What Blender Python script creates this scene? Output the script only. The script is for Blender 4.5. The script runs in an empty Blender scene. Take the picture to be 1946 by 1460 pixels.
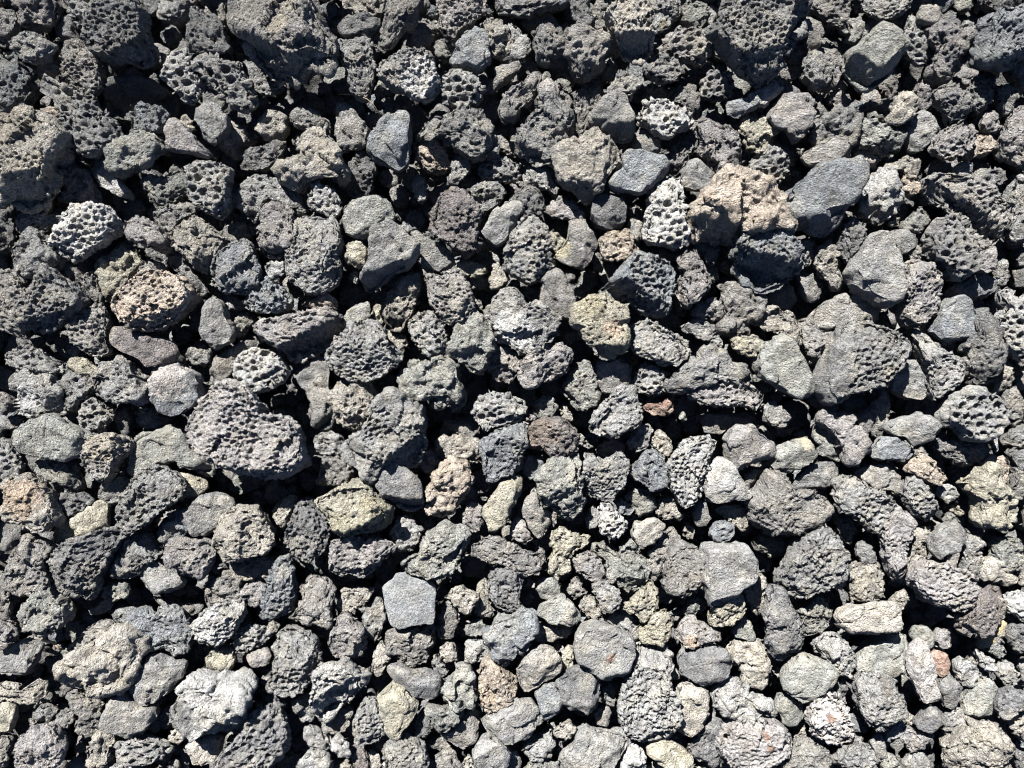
import bpy, math
import numpy as np
from mathutils import Vector

# ---------------------------------------------------------------- camera, sky, sun, exposure
S = 0.0007                      # metres on the bed for one pixel of the 1946 x 1460 photograph
HFOV = math.radians(65.0)
CAM_H = 973 * S / math.tan(HFOV / 2)
SUN_AZ, SUN_EL = 24.0, 45.0     # degrees left of the picture's up direction; elevation
scene = bpy.context.scene
cam_data = bpy.data.cameras.new('camera')
cam_data.angle_x = HFOV
cam_data.clip_start = 0.02
cam_data.clip_end = 400.0
cam = bpy.data.objects.new('camera', cam_data)
cam.location = (0.0, 0.0, CAM_H)
scene.collection.objects.link(cam)
scene.camera = cam

world = bpy.data.worlds.new('World')
scene.world = world
world.use_nodes = True
wn = world.node_tree.nodes
sky = wn.new('ShaderNodeTexSky')
sky.sky_type = 'NISHITA'
sky.sun_disc = False
sky.sun_elevation = math.radians(SUN_EL)
sky.sun_rotation = math.radians(SUN_AZ)
sky.altitude = 3500.0
sky.air_density = 0.55
sky.dust_density = 0.1
wn['Background'].inputs['Strength'].default_value = 0.05
world.node_tree.links.new(sky.outputs['Color'], wn['Background'].inputs['Color'])

sun_data = bpy.data.lights.new('sun', 'SUN')
sun_data.energy = 5.0
sun_data.angle = math.radians(0.5)
sun_data.color = (1.0, 0.98, 0.945)
sun = bpy.data.objects.new('sun', sun_data)
a, e = math.radians(SUN_AZ), math.radians(SUN_EL)
sun_dir = Vector((-math.sin(a) * math.cos(e), math.cos(a) * math.cos(e), math.sin(e)))
sun.rotation_euler = (-sun_dir).to_track_quat('-Z', 'Y').to_euler()
sun.location = sun_dir * 5
scene.collection.objects.link(sun)

vs = scene.view_settings
vs.view_transform = 'Standard'
vs.look = 'None'
vs.exposure = 1.74
vs.gamma = 1.0
vs.use_curve_mapping = False
scene.cycles.filter_width = 1.1
scene.cycles.max_bounces = 4
scene.cycles.diffuse_bounces = 1

# ---------------------------------------------------------------- materials
def build_material(name, attr=True):
    m = bpy.data.materials.new(name)
    m.use_nodes = True
    nt = m.node_tree
    N, L = nt.nodes, nt.links
    bsdf = N['Principled BSDF']
    bsdf.inputs['Roughness'].default_value = 0.88
    bsdf.inputs['Specular IOR Level'].default_value = 0.25
    bsdf.inputs['Diffuse Roughness'].default_value = 1.0
    geo = N.new('ShaderNodeNewGeometry')
    tc = N.new('ShaderNodeTexCoord')
    if attr:
        col = N.new('ShaderNodeAttribute'); col.attribute_name = 'tint'
        col_out = col.outputs['Color']; grit_out = col.outputs['Alpha']
    else:
        c = N.new('ShaderNodeRGB'); c.outputs[0].default_value = (0.13, 0.128, 0.122, 1)
        g = N.new('ShaderNodeValue'); g.outputs[0].default_value = 0.8
        col_out = c.outputs[0]; grit_out = g.outputs[0]

    def noise(scale, detail=3, rough=0.6):
        n = N.new('ShaderNodeTexNoise')
        n.inputs['Scale'].default_value = scale
        n.inputs['Detail'].default_value = detail
        n.inputs['Roughness'].default_value = rough
        L.new(geo.outputs['Position'], n.inputs['Vector'])
        return n

    def ramp(sock, p0, v0, p1, v1):
        r = N.new('ShaderNodeMapRange')
        r.inputs['From Min'].default_value = p0; r.inputs['From Max'].default_value = p1
        r.inputs['To Min'].default_value = v0; r.inputs['To Max'].default_value = v1
        L.new(sock, r.inputs['Value'])
        return r.outputs['Result']

    def math_(op, a_, b_):
        r = N.new('ShaderNodeMath'); r.operation = op
        for i, s in enumerate((a_, b_)):
            if isinstance(s, (int, float)):
                r.inputs[i].default_value = s
            else:
                L.new(s, r.inputs[i])
        return r.outputs[0]

    # mineral speckle and blotches in the base colour
    blotch = ramp(noise(70, 4).outputs['Fac'], 0.3, 0.72, 0.72, 1.32)
    speck = ramp(noise(400, 3, 0.75).outputs['Fac'], 0.30, 0.50, 0.70, 1.56)
    crys = ramp(noise(700, 1).outputs['Fac'], 0.62, 1.0, 0.78, 1.9)
    mul = math_('MULTIPLY', math_('MULTIPLY', blotch, speck), crys)
    mix = N.new('ShaderNodeVectorMath'); mix.operation = 'SCALE'
    L.new(col_out, mix.inputs[0]); L.new(mul, mix.inputs['Scale'])
    # a little warm dust caught on the stone
    hue = N.new('ShaderNodeMix'); hue.data_type = 'RGBA'; hue.blend_type = 'MULTIPLY'
    hue.inputs[7].default_value = (1.05, 1.0, 0.92, 1)
    L.new(ramp(noise(38, 3).outputs['Fac'], 0.42, 0.0, 0.68, 0.8), hue.inputs[0])
    L.new(mix.outputs[0], hue.inputs[6])
    L.new(hue.outputs[2], bsdf.inputs['Base Color'])

    # relief: grain, fine pores, ripples
    warp = N.new('ShaderNodeVectorMath'); warp.operation = 'ADD'
    wsc = N.new('ShaderNodeVectorMath'); wsc.operation = 'SCALE'; wsc.inputs['Scale'].default_value = 0.004
    L.new(noise(160, 2).outputs['Color'], wsc.inputs[0])
    L.new(geo.outputs['Position'], warp.inputs[0]); L.new(wsc.outputs[0], warp.inputs[1])
    vor = N.new('ShaderNodeTexVoronoi'); vor.feature = 'F1'
    vor.inputs['Scale'].default_value = 250
    L.new(warp.outputs[0], vor.inputs['Vector'])
    pores = ramp(vor.outputs['Distance'], 0.06, 0.0, 0.42, 1.0)
    g1 = noise(620, 3, 0.7).outputs['Fac']
    g2 = noise(240, 4, 0.65).outputs['Fac']
    h = math_('ADD', math_('MULTIPLY', pores, math_('MULTIPLY', grit_out, 0.75)),
              math_('ADD', math_('MULTIPLY', g1, math_('ADD', math_('MULTIPLY', grit_out, 1.2), 0.15)),
                    math_('MULTIPLY', g2, math_('ADD', math_('MULTIPLY', grit_out, 2.2), 0.15))))
    bump = N.new('ShaderNodeBump')
    bump.inputs['Strength'].default_value = 1.0
    bump.inputs['Distance'].default_value = 0.0050
    L.new(h, bump.inputs['Height'])
    L.new(bump.outputs['Normal'], bsdf.inputs['Normal'])
    return m

STONE = build_material('lava_stone')
GROUND = build_material('dark_ground', attr=False)

PALETTE = {
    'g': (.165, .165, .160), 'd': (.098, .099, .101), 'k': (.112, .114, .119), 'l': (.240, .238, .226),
    'w': (.335, .332, .315), 'b': (.140, .160, .180), 'n': (.190, .176, .158), 't': (.310, .275, .215),
    'y': (.320, .288, .180), 'o': (.385, .285, .190), 'p': (.215, .195, .192), 'q': (.380, .345, .322),
    'v': (.195, .200, .172), 'r': (.120, .100, .096), 'R': (.260, .150, .105), 'F': (.165, .178, .188),
    'G': (.46, .34, .11), 'W': (.42, .42, .41), 'B': (.215, .165, .130),
}
CRUST = {k_: tuple(.8 * (sum(v_) / 3 + (q_ - sum(v_) / 3) * .62) for q_ in v_) for k_, v_ in PALETTE.items()}
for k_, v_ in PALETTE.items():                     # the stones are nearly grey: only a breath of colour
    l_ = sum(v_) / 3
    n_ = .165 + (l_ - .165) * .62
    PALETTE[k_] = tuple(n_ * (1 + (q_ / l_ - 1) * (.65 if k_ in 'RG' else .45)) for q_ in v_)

# ---------------------------------------------------------------- small numeric tools
def noise3(p, seed):
    """value noise in [-1, 1] for an (n,3) array"""
    i = np.floor(p).astype(np.int64)
    f = p - i
    u = f * f * f * (f * (f * 6 - 15) + 10)
    def h(dx, dy, dz):
        n = (i[:, 0] + dx) * 374761393 + (i[:, 1] + dy) * 668265263 + (i[:, 2] + dz) * 2147483647 + seed * 974634777
        n &= 0xffffffff
        n = ((n ^ (n >> 13)) * 1274126177) & 0xffffffff
        n = ((n ^ (n >> 16)) * 2246822519) & 0xffffffff
        return ((n ^ (n >> 15)) & 0xffff) / 32767.5 - 1.0
    ux, uy, uz = u[:, 0], u[:, 1], u[:, 2]
    x00 = h(0,0,0) * (1-ux) + h(1,0,0) * ux
    x10 = h(0,1,0) * (1-ux) + h(1,1,0) * ux
    x01 = h(0,0,1) * (1-ux) + h(1,0,1) * ux
    x11 = h(0,1,1) * (1-ux) + h(1,1,1) * ux
    return (x00 * (1-uy) + x10 * uy) * (1-uz) + (x01 * (1-uy) + x11 * uy) * uz

def sstep(x, lo, hi):
    t = np.clip((x - lo) / (hi - lo), 0, 1)
    return t * t * (3 - 2 * t)

_ico = {}
def icosphere(n):
    if n in _ico:
        return _ico[n]
    g = (1 + 5 ** .5) / 2
    V = np.array([(-1,g,0),(1,g,0),(-1,-g,0),(1,-g,0),(0,-1,g),(0,1,g),(0,-1,-g),(0,1,-g),(g,0,-1),(g,0,1),(-g,0,-1),(-g,0,1)], float)
    V /= np.linalg.norm(V[0])
    F = [(0,11,5),(0,5,1),(0,1,7),(0,7,10),(0,10,11),(1,5,9),(5,11,4),(11,10,2),(10,7,6),(7,1,8),
         (3,9,4),(3,4,2),(3,2,6),(3,6,8),(3,8,9),(4,9,5),(2,4,11),(6,2,10),(8,6,7),(9,8,1)]
    pts, tris, base = [], [], 0
    idx = {}
    k = 0
    for i in range(n + 1):
        for j in range(n + 1 - i):
            idx[(i, j)] = k; k += 1
    bary = np.array([(i, j, n - i - j) for i in range(n + 1) for j in range(n + 1 - i)], float) / n
    lt = []
    for i in range(n):
        for j in range(n - i):
            lt.append((idx[(i, j)], idx[(i + 1, j)], idx[(i, j + 1)]))
            if i + j < n - 1:
                lt.append((idx[(i + 1, j)], idx[(i + 1, j + 1)], idx[(i, j + 1)]))
    lt = np.array(lt)
    for f in F:
        pts.append(bary @ V[list(f)])
        tris.append(lt + base); base += len(bary)
    P = np.concatenate(pts); T = np.concatenate(tris)
    P /= np.linalg.norm(P, axis=1)[:, None]
    key = np.round(P * 1e5).astype(np.int64)
    key = (key[:, 0] + 200000) * 400001 * 400001 + (key[:, 1] + 200000) * 400001 + key[:, 2] + 200000
    _, first, inv = np.unique(key, return_index=True, return_inverse=True)
    P = P[first]; T = inv.reshape(-1)[T]
    # orient outward
    a_, b_, c_ = P[T[:, 0]], P[T[:, 1]], P[T[:, 2]]
    flip = np.einsum('ij,ij->i', np.cross(b_ - a_, c_ - a_), a_) < 0
    T[flip] = T[flip][:, ::-1]
    # more of the vertices on the side that faces up
    t = (P[:, 2] + 1) / 2
    z = 2 * np.power(t, 0.56) - 1
    r = np.sqrt(np.maximum(0, 1 - z * z)); o = np.hypot(P[:, 0], P[:, 1]); o[o < 1e-9] = 1
    P = np.stack([P[:, 0] / o * r, P[:, 1] / o * r, z], 1)
    _ico[n] = (P, T)
    return _ico[n]

def normals(P, T):
    fn = np.cross(P[T[:, 1]] - P[T[:, 0]], P[T[:, 2]] - P[T[:, 0]])
    vn = np.zeros_like(P)
    for k in range(3):
        np.add.at(vn, T[:, k], fn) if len(P) < 400 else _acc(vn, T[:, k], fn)
    l = np.linalg.norm(vn, axis=1); l[l == 0] = 1
    return vn / l[:, None]

def _acc(vn, ix, fn):
    for c in range(3):
        vn[:, c] += np.bincount(ix, fn[:, c], len(vn))

def ray_radius(poly, c):
    """distance from c to the outline in 360 directions"""
    th = np.linspace(-math.pi, math.pi, 360, endpoint=False)
    d = np.stack([np.cos(th), np.sin(th)], 1)
    A = poly - c; B = np.roll(A, -1, 0); E = B - A
    den = d[:, :1] * E[None, :, 1] - d[:, 1:] * E[None, :, 0]
    den[np.abs(den) < 1e-12] = 1e-12
    t = (A[None, :, 0] * E[None, :, 1] - A[None, :, 1] * E[None, :, 0]) / den
    s = (A[None, :, 0] * d[:, 1:] - A[None, :, 1] * d[:, :1]) / den
    ok = (t > 0) & (s >= -1e-6) & (s <= 1 + 1e-6)
    R = np.where(ok, t, -1).max(1)
    R[R <= 0] = np.median(R[R > 0])
    for _ in range(4):
        R = (np.roll(R, 1) + 2 * R + np.roll(R, -1)) / 4
    return R

def centroid(poly):
    x, y = poly[:, 0], poly[:, 1]; x2, y2 = np.roll(x, -1), np.roll(y, -1)
    cr = x * y2 - x2 * y; a_ = cr.sum() / 2
    return np.array([((x + x2) * cr).sum(), ((y + y2) * cr).sum()]) / (6 * a_), abs(a_)

def carve(P, Nn, rng, pmin, pmax, cover, depth, px, area_px, mask=None, limit=2200, sep=.95):
    """open gas-bubble pits in the upper surface; returns the depth to push every vertex in"""
    out = np.zeros(len(P))
    up = np.where(Nn[:, 2] > -0.25)[0]
    if mask is not None:
        up = up[mask[up]]
    if len(up) < 10:
        return out
    mean_r = (pmin + pmax) / 2.2
    n = int(min(limit, 1.7 * area_px * cover / (math.pi * mean_r ** 2)))
    if mask is not None:
        n = int(n * len(up) / max(1, (Nn[:, 2] > -0.25).sum()))
    cand = P[rng.choice(up, min(len(up), n * 7), replace=False)]
    rad = pmin + (pmax - pmin) * rng.random(len(cand)) ** 3.0
    rad = np.sort(rad)[::-1] * px
    keep_c, keep_r = np.zeros((0, 3)), np.zeros(0)
    ch = 60
    for k in range(0, len(cand), ch):        # spread the bubbles so that walls stay between them
        c, r = cand[k:k + ch], rad[k:k + ch]
        if len(keep_c):
            dd = np.linalg.norm(c[:, None] - keep_c[None], axis=2)
            ok = (dd > sep * (r[:, None] + keep_r[None])).all(1)
            c, r = c[ok], r[ok]
        sel = []
        for q in range(len(c)):
            if all(np.linalg.norm(c[q] - c[w]) > sep * (r[q] + r[w]) for w in sel):
                sel.append(q)
        keep_c = np.concatenate([keep_c, c[sel]]); keep_r = np.concatenate([keep_r, r[sel]])
        if len(keep_c) >= n:
            break
    # squash the bubbles a little along one direction
    sq = np.array([1.0, 1.0 + 0.5 * rng.random(), 1.0])
    P2 = (P + .8 * pmin * px * np.stack([noise3(P / (5.5 * px) + 31.7 * j_, 3 + j_) for j_ in range(3)], 1)) * sq; C2 = keep_c * sq
    for k in range(0, len(keep_c), 64):
        c, r = C2[k:k + 64].astype(np.float32), keep_r[k:k + 64].astype(np.float32)
        d2 = ((P2[:, None].astype(np.float32) - c[None]) ** 2).sum(2) / (r * r)[None]
        bowl = np.where(d2 < 1.0, np.power(np.clip(1 - d2, 0, 1), 0.42), 0) * r[None] * depth
        out = np.maximum(out, bowl.max(1))
    return out

TINT_RNG = np.random.default_rng(77)

def make_stone(poly_px, tex, colour, level, seed, patches=(), spacing=2.0, pitmask=None, grow=1.0, nmin=5, facets=None):
    """one stone: outline in photograph pixels -> vertices (world), triangles, tint"""
    rng = np.random.default_rng(seed)
    _, area = centroid(poly_px)
    rpx = math.sqrt(area / math.pi)
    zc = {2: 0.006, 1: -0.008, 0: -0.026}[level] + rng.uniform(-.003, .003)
    if level == 2:
        zc += 0.010 * min(1.0, rpx / 80)
    k = (CAM_H - zc) / CAM_H
    poly = np.stack([(poly_px[:, 0] - 973) * S * k, (730 - poly_px[:, 1]) * S * k], 1)
    c, A = centroid(poly)
    poly = c + (poly - c) * (1 + .005 * grow)
    R = ray_radius(poly, c)
    r = math.sqrt(A / math.pi)
    width = (R + np.roll(R, 180)).min() / 2          # half of the narrowest width
    slab = tex == 'x'
    Ht = (0.98 if level == 2 else 0.82) * width * rng.uniform(.85, 1.15)
    if slab:
        Ht = 0.30 * width
    Hb = 0.95 * width
    n = int(max(nmin, math.sqrt(1.5 * area / spacing ** 2 / 0.72 / 10)))
    D, T = icosphere(n)
    th = np.arctan2(D[:, 1], D[:, 0])
    Rt = np.interp((th + math.pi) / (2 * math.pi) * 360, np.arange(361), np.append(R, R[0]))
    ro = np.hypot(D[:, 0], D[:, 1])
    et = rng.uniform(.26, .46) if not slab else .30
    eb = .8
    ex = np.where(D[:, 2] > 0, et, eb)
    h = ro
    v = np.sign(D[:, 2]) * np.power(np.clip(1 - np.power(np.clip(ro, 0, 1), 2 / ex), 0, 1), ex / 2)
    z = np.where(v > 0, Ht, Hb) * v
    lean = rng.normal(0, .10, 2) * r
    up = np.clip(v, 0, 1)
    P = np.stack([np.cos(th) * Rt * h, np.sin(th) * Rt * h, z], 1)
    # broken facets: tilted planes cut the top down, the outline stays
    if slab:
        planes = [(0.03, -0.05, .9)]
    else:
        planes = []
        a0 = rng.uniform(0, 6.28)
        for q in range(rng.integers(5, 9)):
            ang = a0 + q * 2.4 + rng.normal(0, .35)
            sl = rng.uniform(.2, 1.0) if q % 2 else rng.uniform(.8, 2.0)
            planes.append((math.cos(ang) * sl, math.sin(ang) * sl, rng.uniform(.72, .92)))
        planes.append((rng.normal(0, .16), rng.normal(-.12, .16), rng.uniform(.62, .82)))
    if facets:                                     # faces seen in the photograph: (downhill x, y, slope, where the edge runs)
        zc += facets[0]
        P[:, 2] = np.minimum(P[:, 2], .86 * Ht + .05 * Ht * noise3(P / r * 1.3, int(seed)))
        for dx, dy, slope, off in facets[1:]:
            ln = math.hypot(dx, dy)
            zz = .86 * Ht - slope * ((P[:, 0] * dx + P[:, 1] * dy) / ln - off * r)
            dlt = np.maximum(P[:, 2] - np.maximum(zz, -.5 * Hb), 0)
            P[:, 2] -= dlt * sstep(D[:, 2], -.2, .12)
        planes = []
    for sx, sy, cut in planes:
        lv = P[:, 2] + sx * P[:, 0] + sy * P[:, 1]
        lim = lv[D[:, 2] > 0].max() * cut
        zz = lim - sx * P[:, 0] - sy * P[:, 1]
        sm = 0.02 * Ht
        dlt = P[:, 2] - zz
        cutd = np.where(dlt > sm, dlt - sm * .5, np.where(dlt > 0, dlt * dlt / (2 * sm), 0))
        P[:, 2] -= np.where(D[:, 2] > -.2, cutd * sstep(D[:, 2], -.2, .12), 0)
    P[:, 0] += lean[0] * up * 0.6; P[:, 1] += lean[1] * up * 0.6
    # a tall body seen from the side looks wider: keep its drawn outline
    cr = np.linalg.norm(c)
    ta = cr / (CAM_H - zc)
    hm = 0.48 * Ht + .10 * Hb
    kk = math.sqrt(max(r * r - (hm * ta) ** 2, (.80 * r) ** 2)) / r
    if cr > 1e-6:
        u = c / cr
        q = P[:, :2] @ u
        P[:, :2] += np.outer(q * (kk - 1), u)
    # rough surface
    O = rng.uniform(-50, 50, 3)
    Nn = normals(P, T)
    amp = {'s': .6, 'x': .22, 'f': 1.0, 'm': .85, 'h': .7, 'c': 1.4}[tex]
    sd = int(seed) % 1000
    disp = amp * (.075 * r * noise3(P / r * 1.7 + O, sd) + .060 * r * noise3(P / r * 3.8 + O, sd + 1))
    px = S
    # broken faces: each chip of the surface tilts its own way
    nb = int(rng.integers(9, 18) * max(1, rpx / 45))
    sp_ = rng.normal(size=(nb, 3)); sp_ /= np.linalg.norm(sp_, axis=1)[:, None]
    sp_ = sp_ * np.array([r, r, Ht]) * .95
    wq = P + (r * .10) * np.stack([noise3(P / r * 3 + O + 7 * j_, sd + 20) for j_ in range(3)], 1)
    cell = ((wq[:, None] - sp_[None]) ** 2).sum(2).argmin(1)
    tl = rng.normal(0, .30, (nb, 3)); of = rng.normal(0, .045, nb) * r
    disp += {'s': .5, 'x': .04, 'f': .8, 'm': .45, 'h': .3, 'c': .9}[tex] * np.clip(np.einsum('ij,ij->i', P - sp_[cell], tl[cell]) + of[cell], -.14 * r, .14 * r)
    if tex == 'c':
        w = noise3(P / (13 * px) + O, sd + 5)[:, None] * 6 * px
        disp += 3.6 * px * (1 - 2.2 * np.abs(noise3((P + w) / (15 * px) + O, sd + 2))) + 1.9 * px * (1 - 2 * np.abs(noise3((P - w) / (7 * px) - O, sd + 3)))
    else:
        disp += amp * (2.3 * px * noise3(P / (10 * px) + O, sd + 2) + 1.3 * px * noise3(P / (5.5 * px) - O, sd + 3))
    if tex in 'fmhc':
        disp += {'f': 1.5, 'm': .8, 'h': .3, 'c': 1.3}[tex] * px * noise3(P / (3.3 * px) + O, sd + 4)
        cr_ = np.abs(noise3(P / (26 * px) - O, sd + 9))          # a crack here and there
        disp -= 2.6 * px * (1 - sstep(cr_, 0.0, 0.05)) * (noise3(P / (60 * px) + O, sd + 10) > .1)
    if tex == 'x':
        disp += .5 * px * noise3(P / (4 * px) + O, sd + 4) - 2.2 * px * sstep(noise3(P / (22 * px) + O, sd + 5), .25, .4) * sstep(np.hypot(P[:, 0], P[:, 1]) / r, .6, .95)
    P = P + Nn * disp[:, None]
    if tex in 'mhf' or pitmask is not None:
        Nn = normals(P, T)
        mask = None
        if pitmask is not None:
            mx, my, mr = pitmask
            gx = (mx - 973) * S * k - c[0]; gy = (730 - my) * S * k - c[1]
            mask = np.hypot(P[:, 0] - gx, P[:, 1] - gy) < mr * S * (1 + .25 * noise3(P / (30 * px) + O, sd + 6))
        if tex == 'm':
            sc = rng.uniform(.75, 1.15)
            dep = carve(P, Nn, rng, 2.2 * sc, 5.6 * sc, 1.5, 1.3, px, area, mask, 2600, sep=.86)
            dep *= .62 + .38 * sstep(noise3(P / (24 * px) + O, sd + 13), -.5, .05)
        elif tex == 'h':
            sc = min(rng.uniform(.75, 1.1), rpx / 42)
            dep = carve(P, Nn, rng, 2.0 * sc, 9.5 * sc, 1.6, 1.4, px, area, mask, sep=.95)
            dep *= .7 + .3 * sstep(noise3(P / (20 * px) + O, sd + 13), -.5, .1)
        else:
            dep = carve(P, Nn, rng, 1.8, 4.6, .34, 1.0, px, area, mask, 900)
        P = P - Nn * dep[:, None]
    # tint
    base = np.array(PALETTE[colour]) * rng.uniform(.88, 1.12)
    dust = base * 0.72 + np.array((.30, .275, .225)) * .28
    w = sstep(noise3(P / (34 * px) + O, sd + 7) + .6 * noise3(P / (11 * px) - O, sd + 8), -.1, .9)[:, None]
    col = base * (1 - w) + dust * w
    if tex == 'x':
        col = np.repeat(base[None], len(P), 0)
    for (x, y, pr, pc) in patches:
        gx = (x - 973) * S * k - c[0]; gy = (730 - y) * S * k - c[1]
        dd = np.hypot(P[:, 0] - gx, P[:, 1] - gy) / (pr * S)
        dd = dd + .35 * noise3(P / (9 * px) + O, sd + 11) + .22 * noise3(P / (4 * px) + O, sd + 12)
        ww = (1 - sstep(dd, .75, 1.1))[:, None]
        col = col * (1 - ww) + np.array(CRUST[pc]) * ww
    grit = {'s': .62, 'x': .22, 'f': 1.0, 'm': .60, 'h': .25, 'c': .85}[tex] * rng.uniform(.85, 1.15)
    P = P + np.array([c[0], c[1], zc])
    tint = np.concatenate([col, np.full((len(P), 1), grit)], 1)
    return P, T, tint, (c[0], c[1], zc - Hb * .5)

def mesh_from(name, P, T, tint, mat):
    me = bpy.data.meshes.new(name)
    me.vertices.add(len(P)); me.vertices.foreach_set('co', P.astype(np.float32).ravel())
    me.loops.add(len(T) * 3); me.loops.foreach_set('vertex_index', T.astype(np.int32).ravel())
    me.polygons.add(len(T)); me.polygons.foreach_set('loop_start', np.arange(0, len(T) * 3, 3, dtype=np.int32))
    at = me.attributes.new('tint', 'FLOAT_COLOR', 'POINT')
    at.data.foreach_set('color', tint.astype(np.float32).ravel())
    me.update(calc_edges=True)
    me.shade_smooth()
    me.materials.append(mat)
    return me

def link(name, me, loc=(0, 0, 0), **props):
    o = bpy.data.objects.new(name, me)
    o.location = loc
    for k_, v_ in props.items():
        o[k_] = v_
    scene.collection.objects.link(o)
    return o

# ---------------------------------------------------------------- ground
gm = bpy.data.meshes.new('ground')
gm.from_pydata([(-60, -60, -.13), (60, -60, -.13), (60, 60, -.13), (-60, 60, -.13)], [], [(0, 1, 2, 3)])
gm.materials.append(GROUND)
link('ground', gm, kind='structure')

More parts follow.
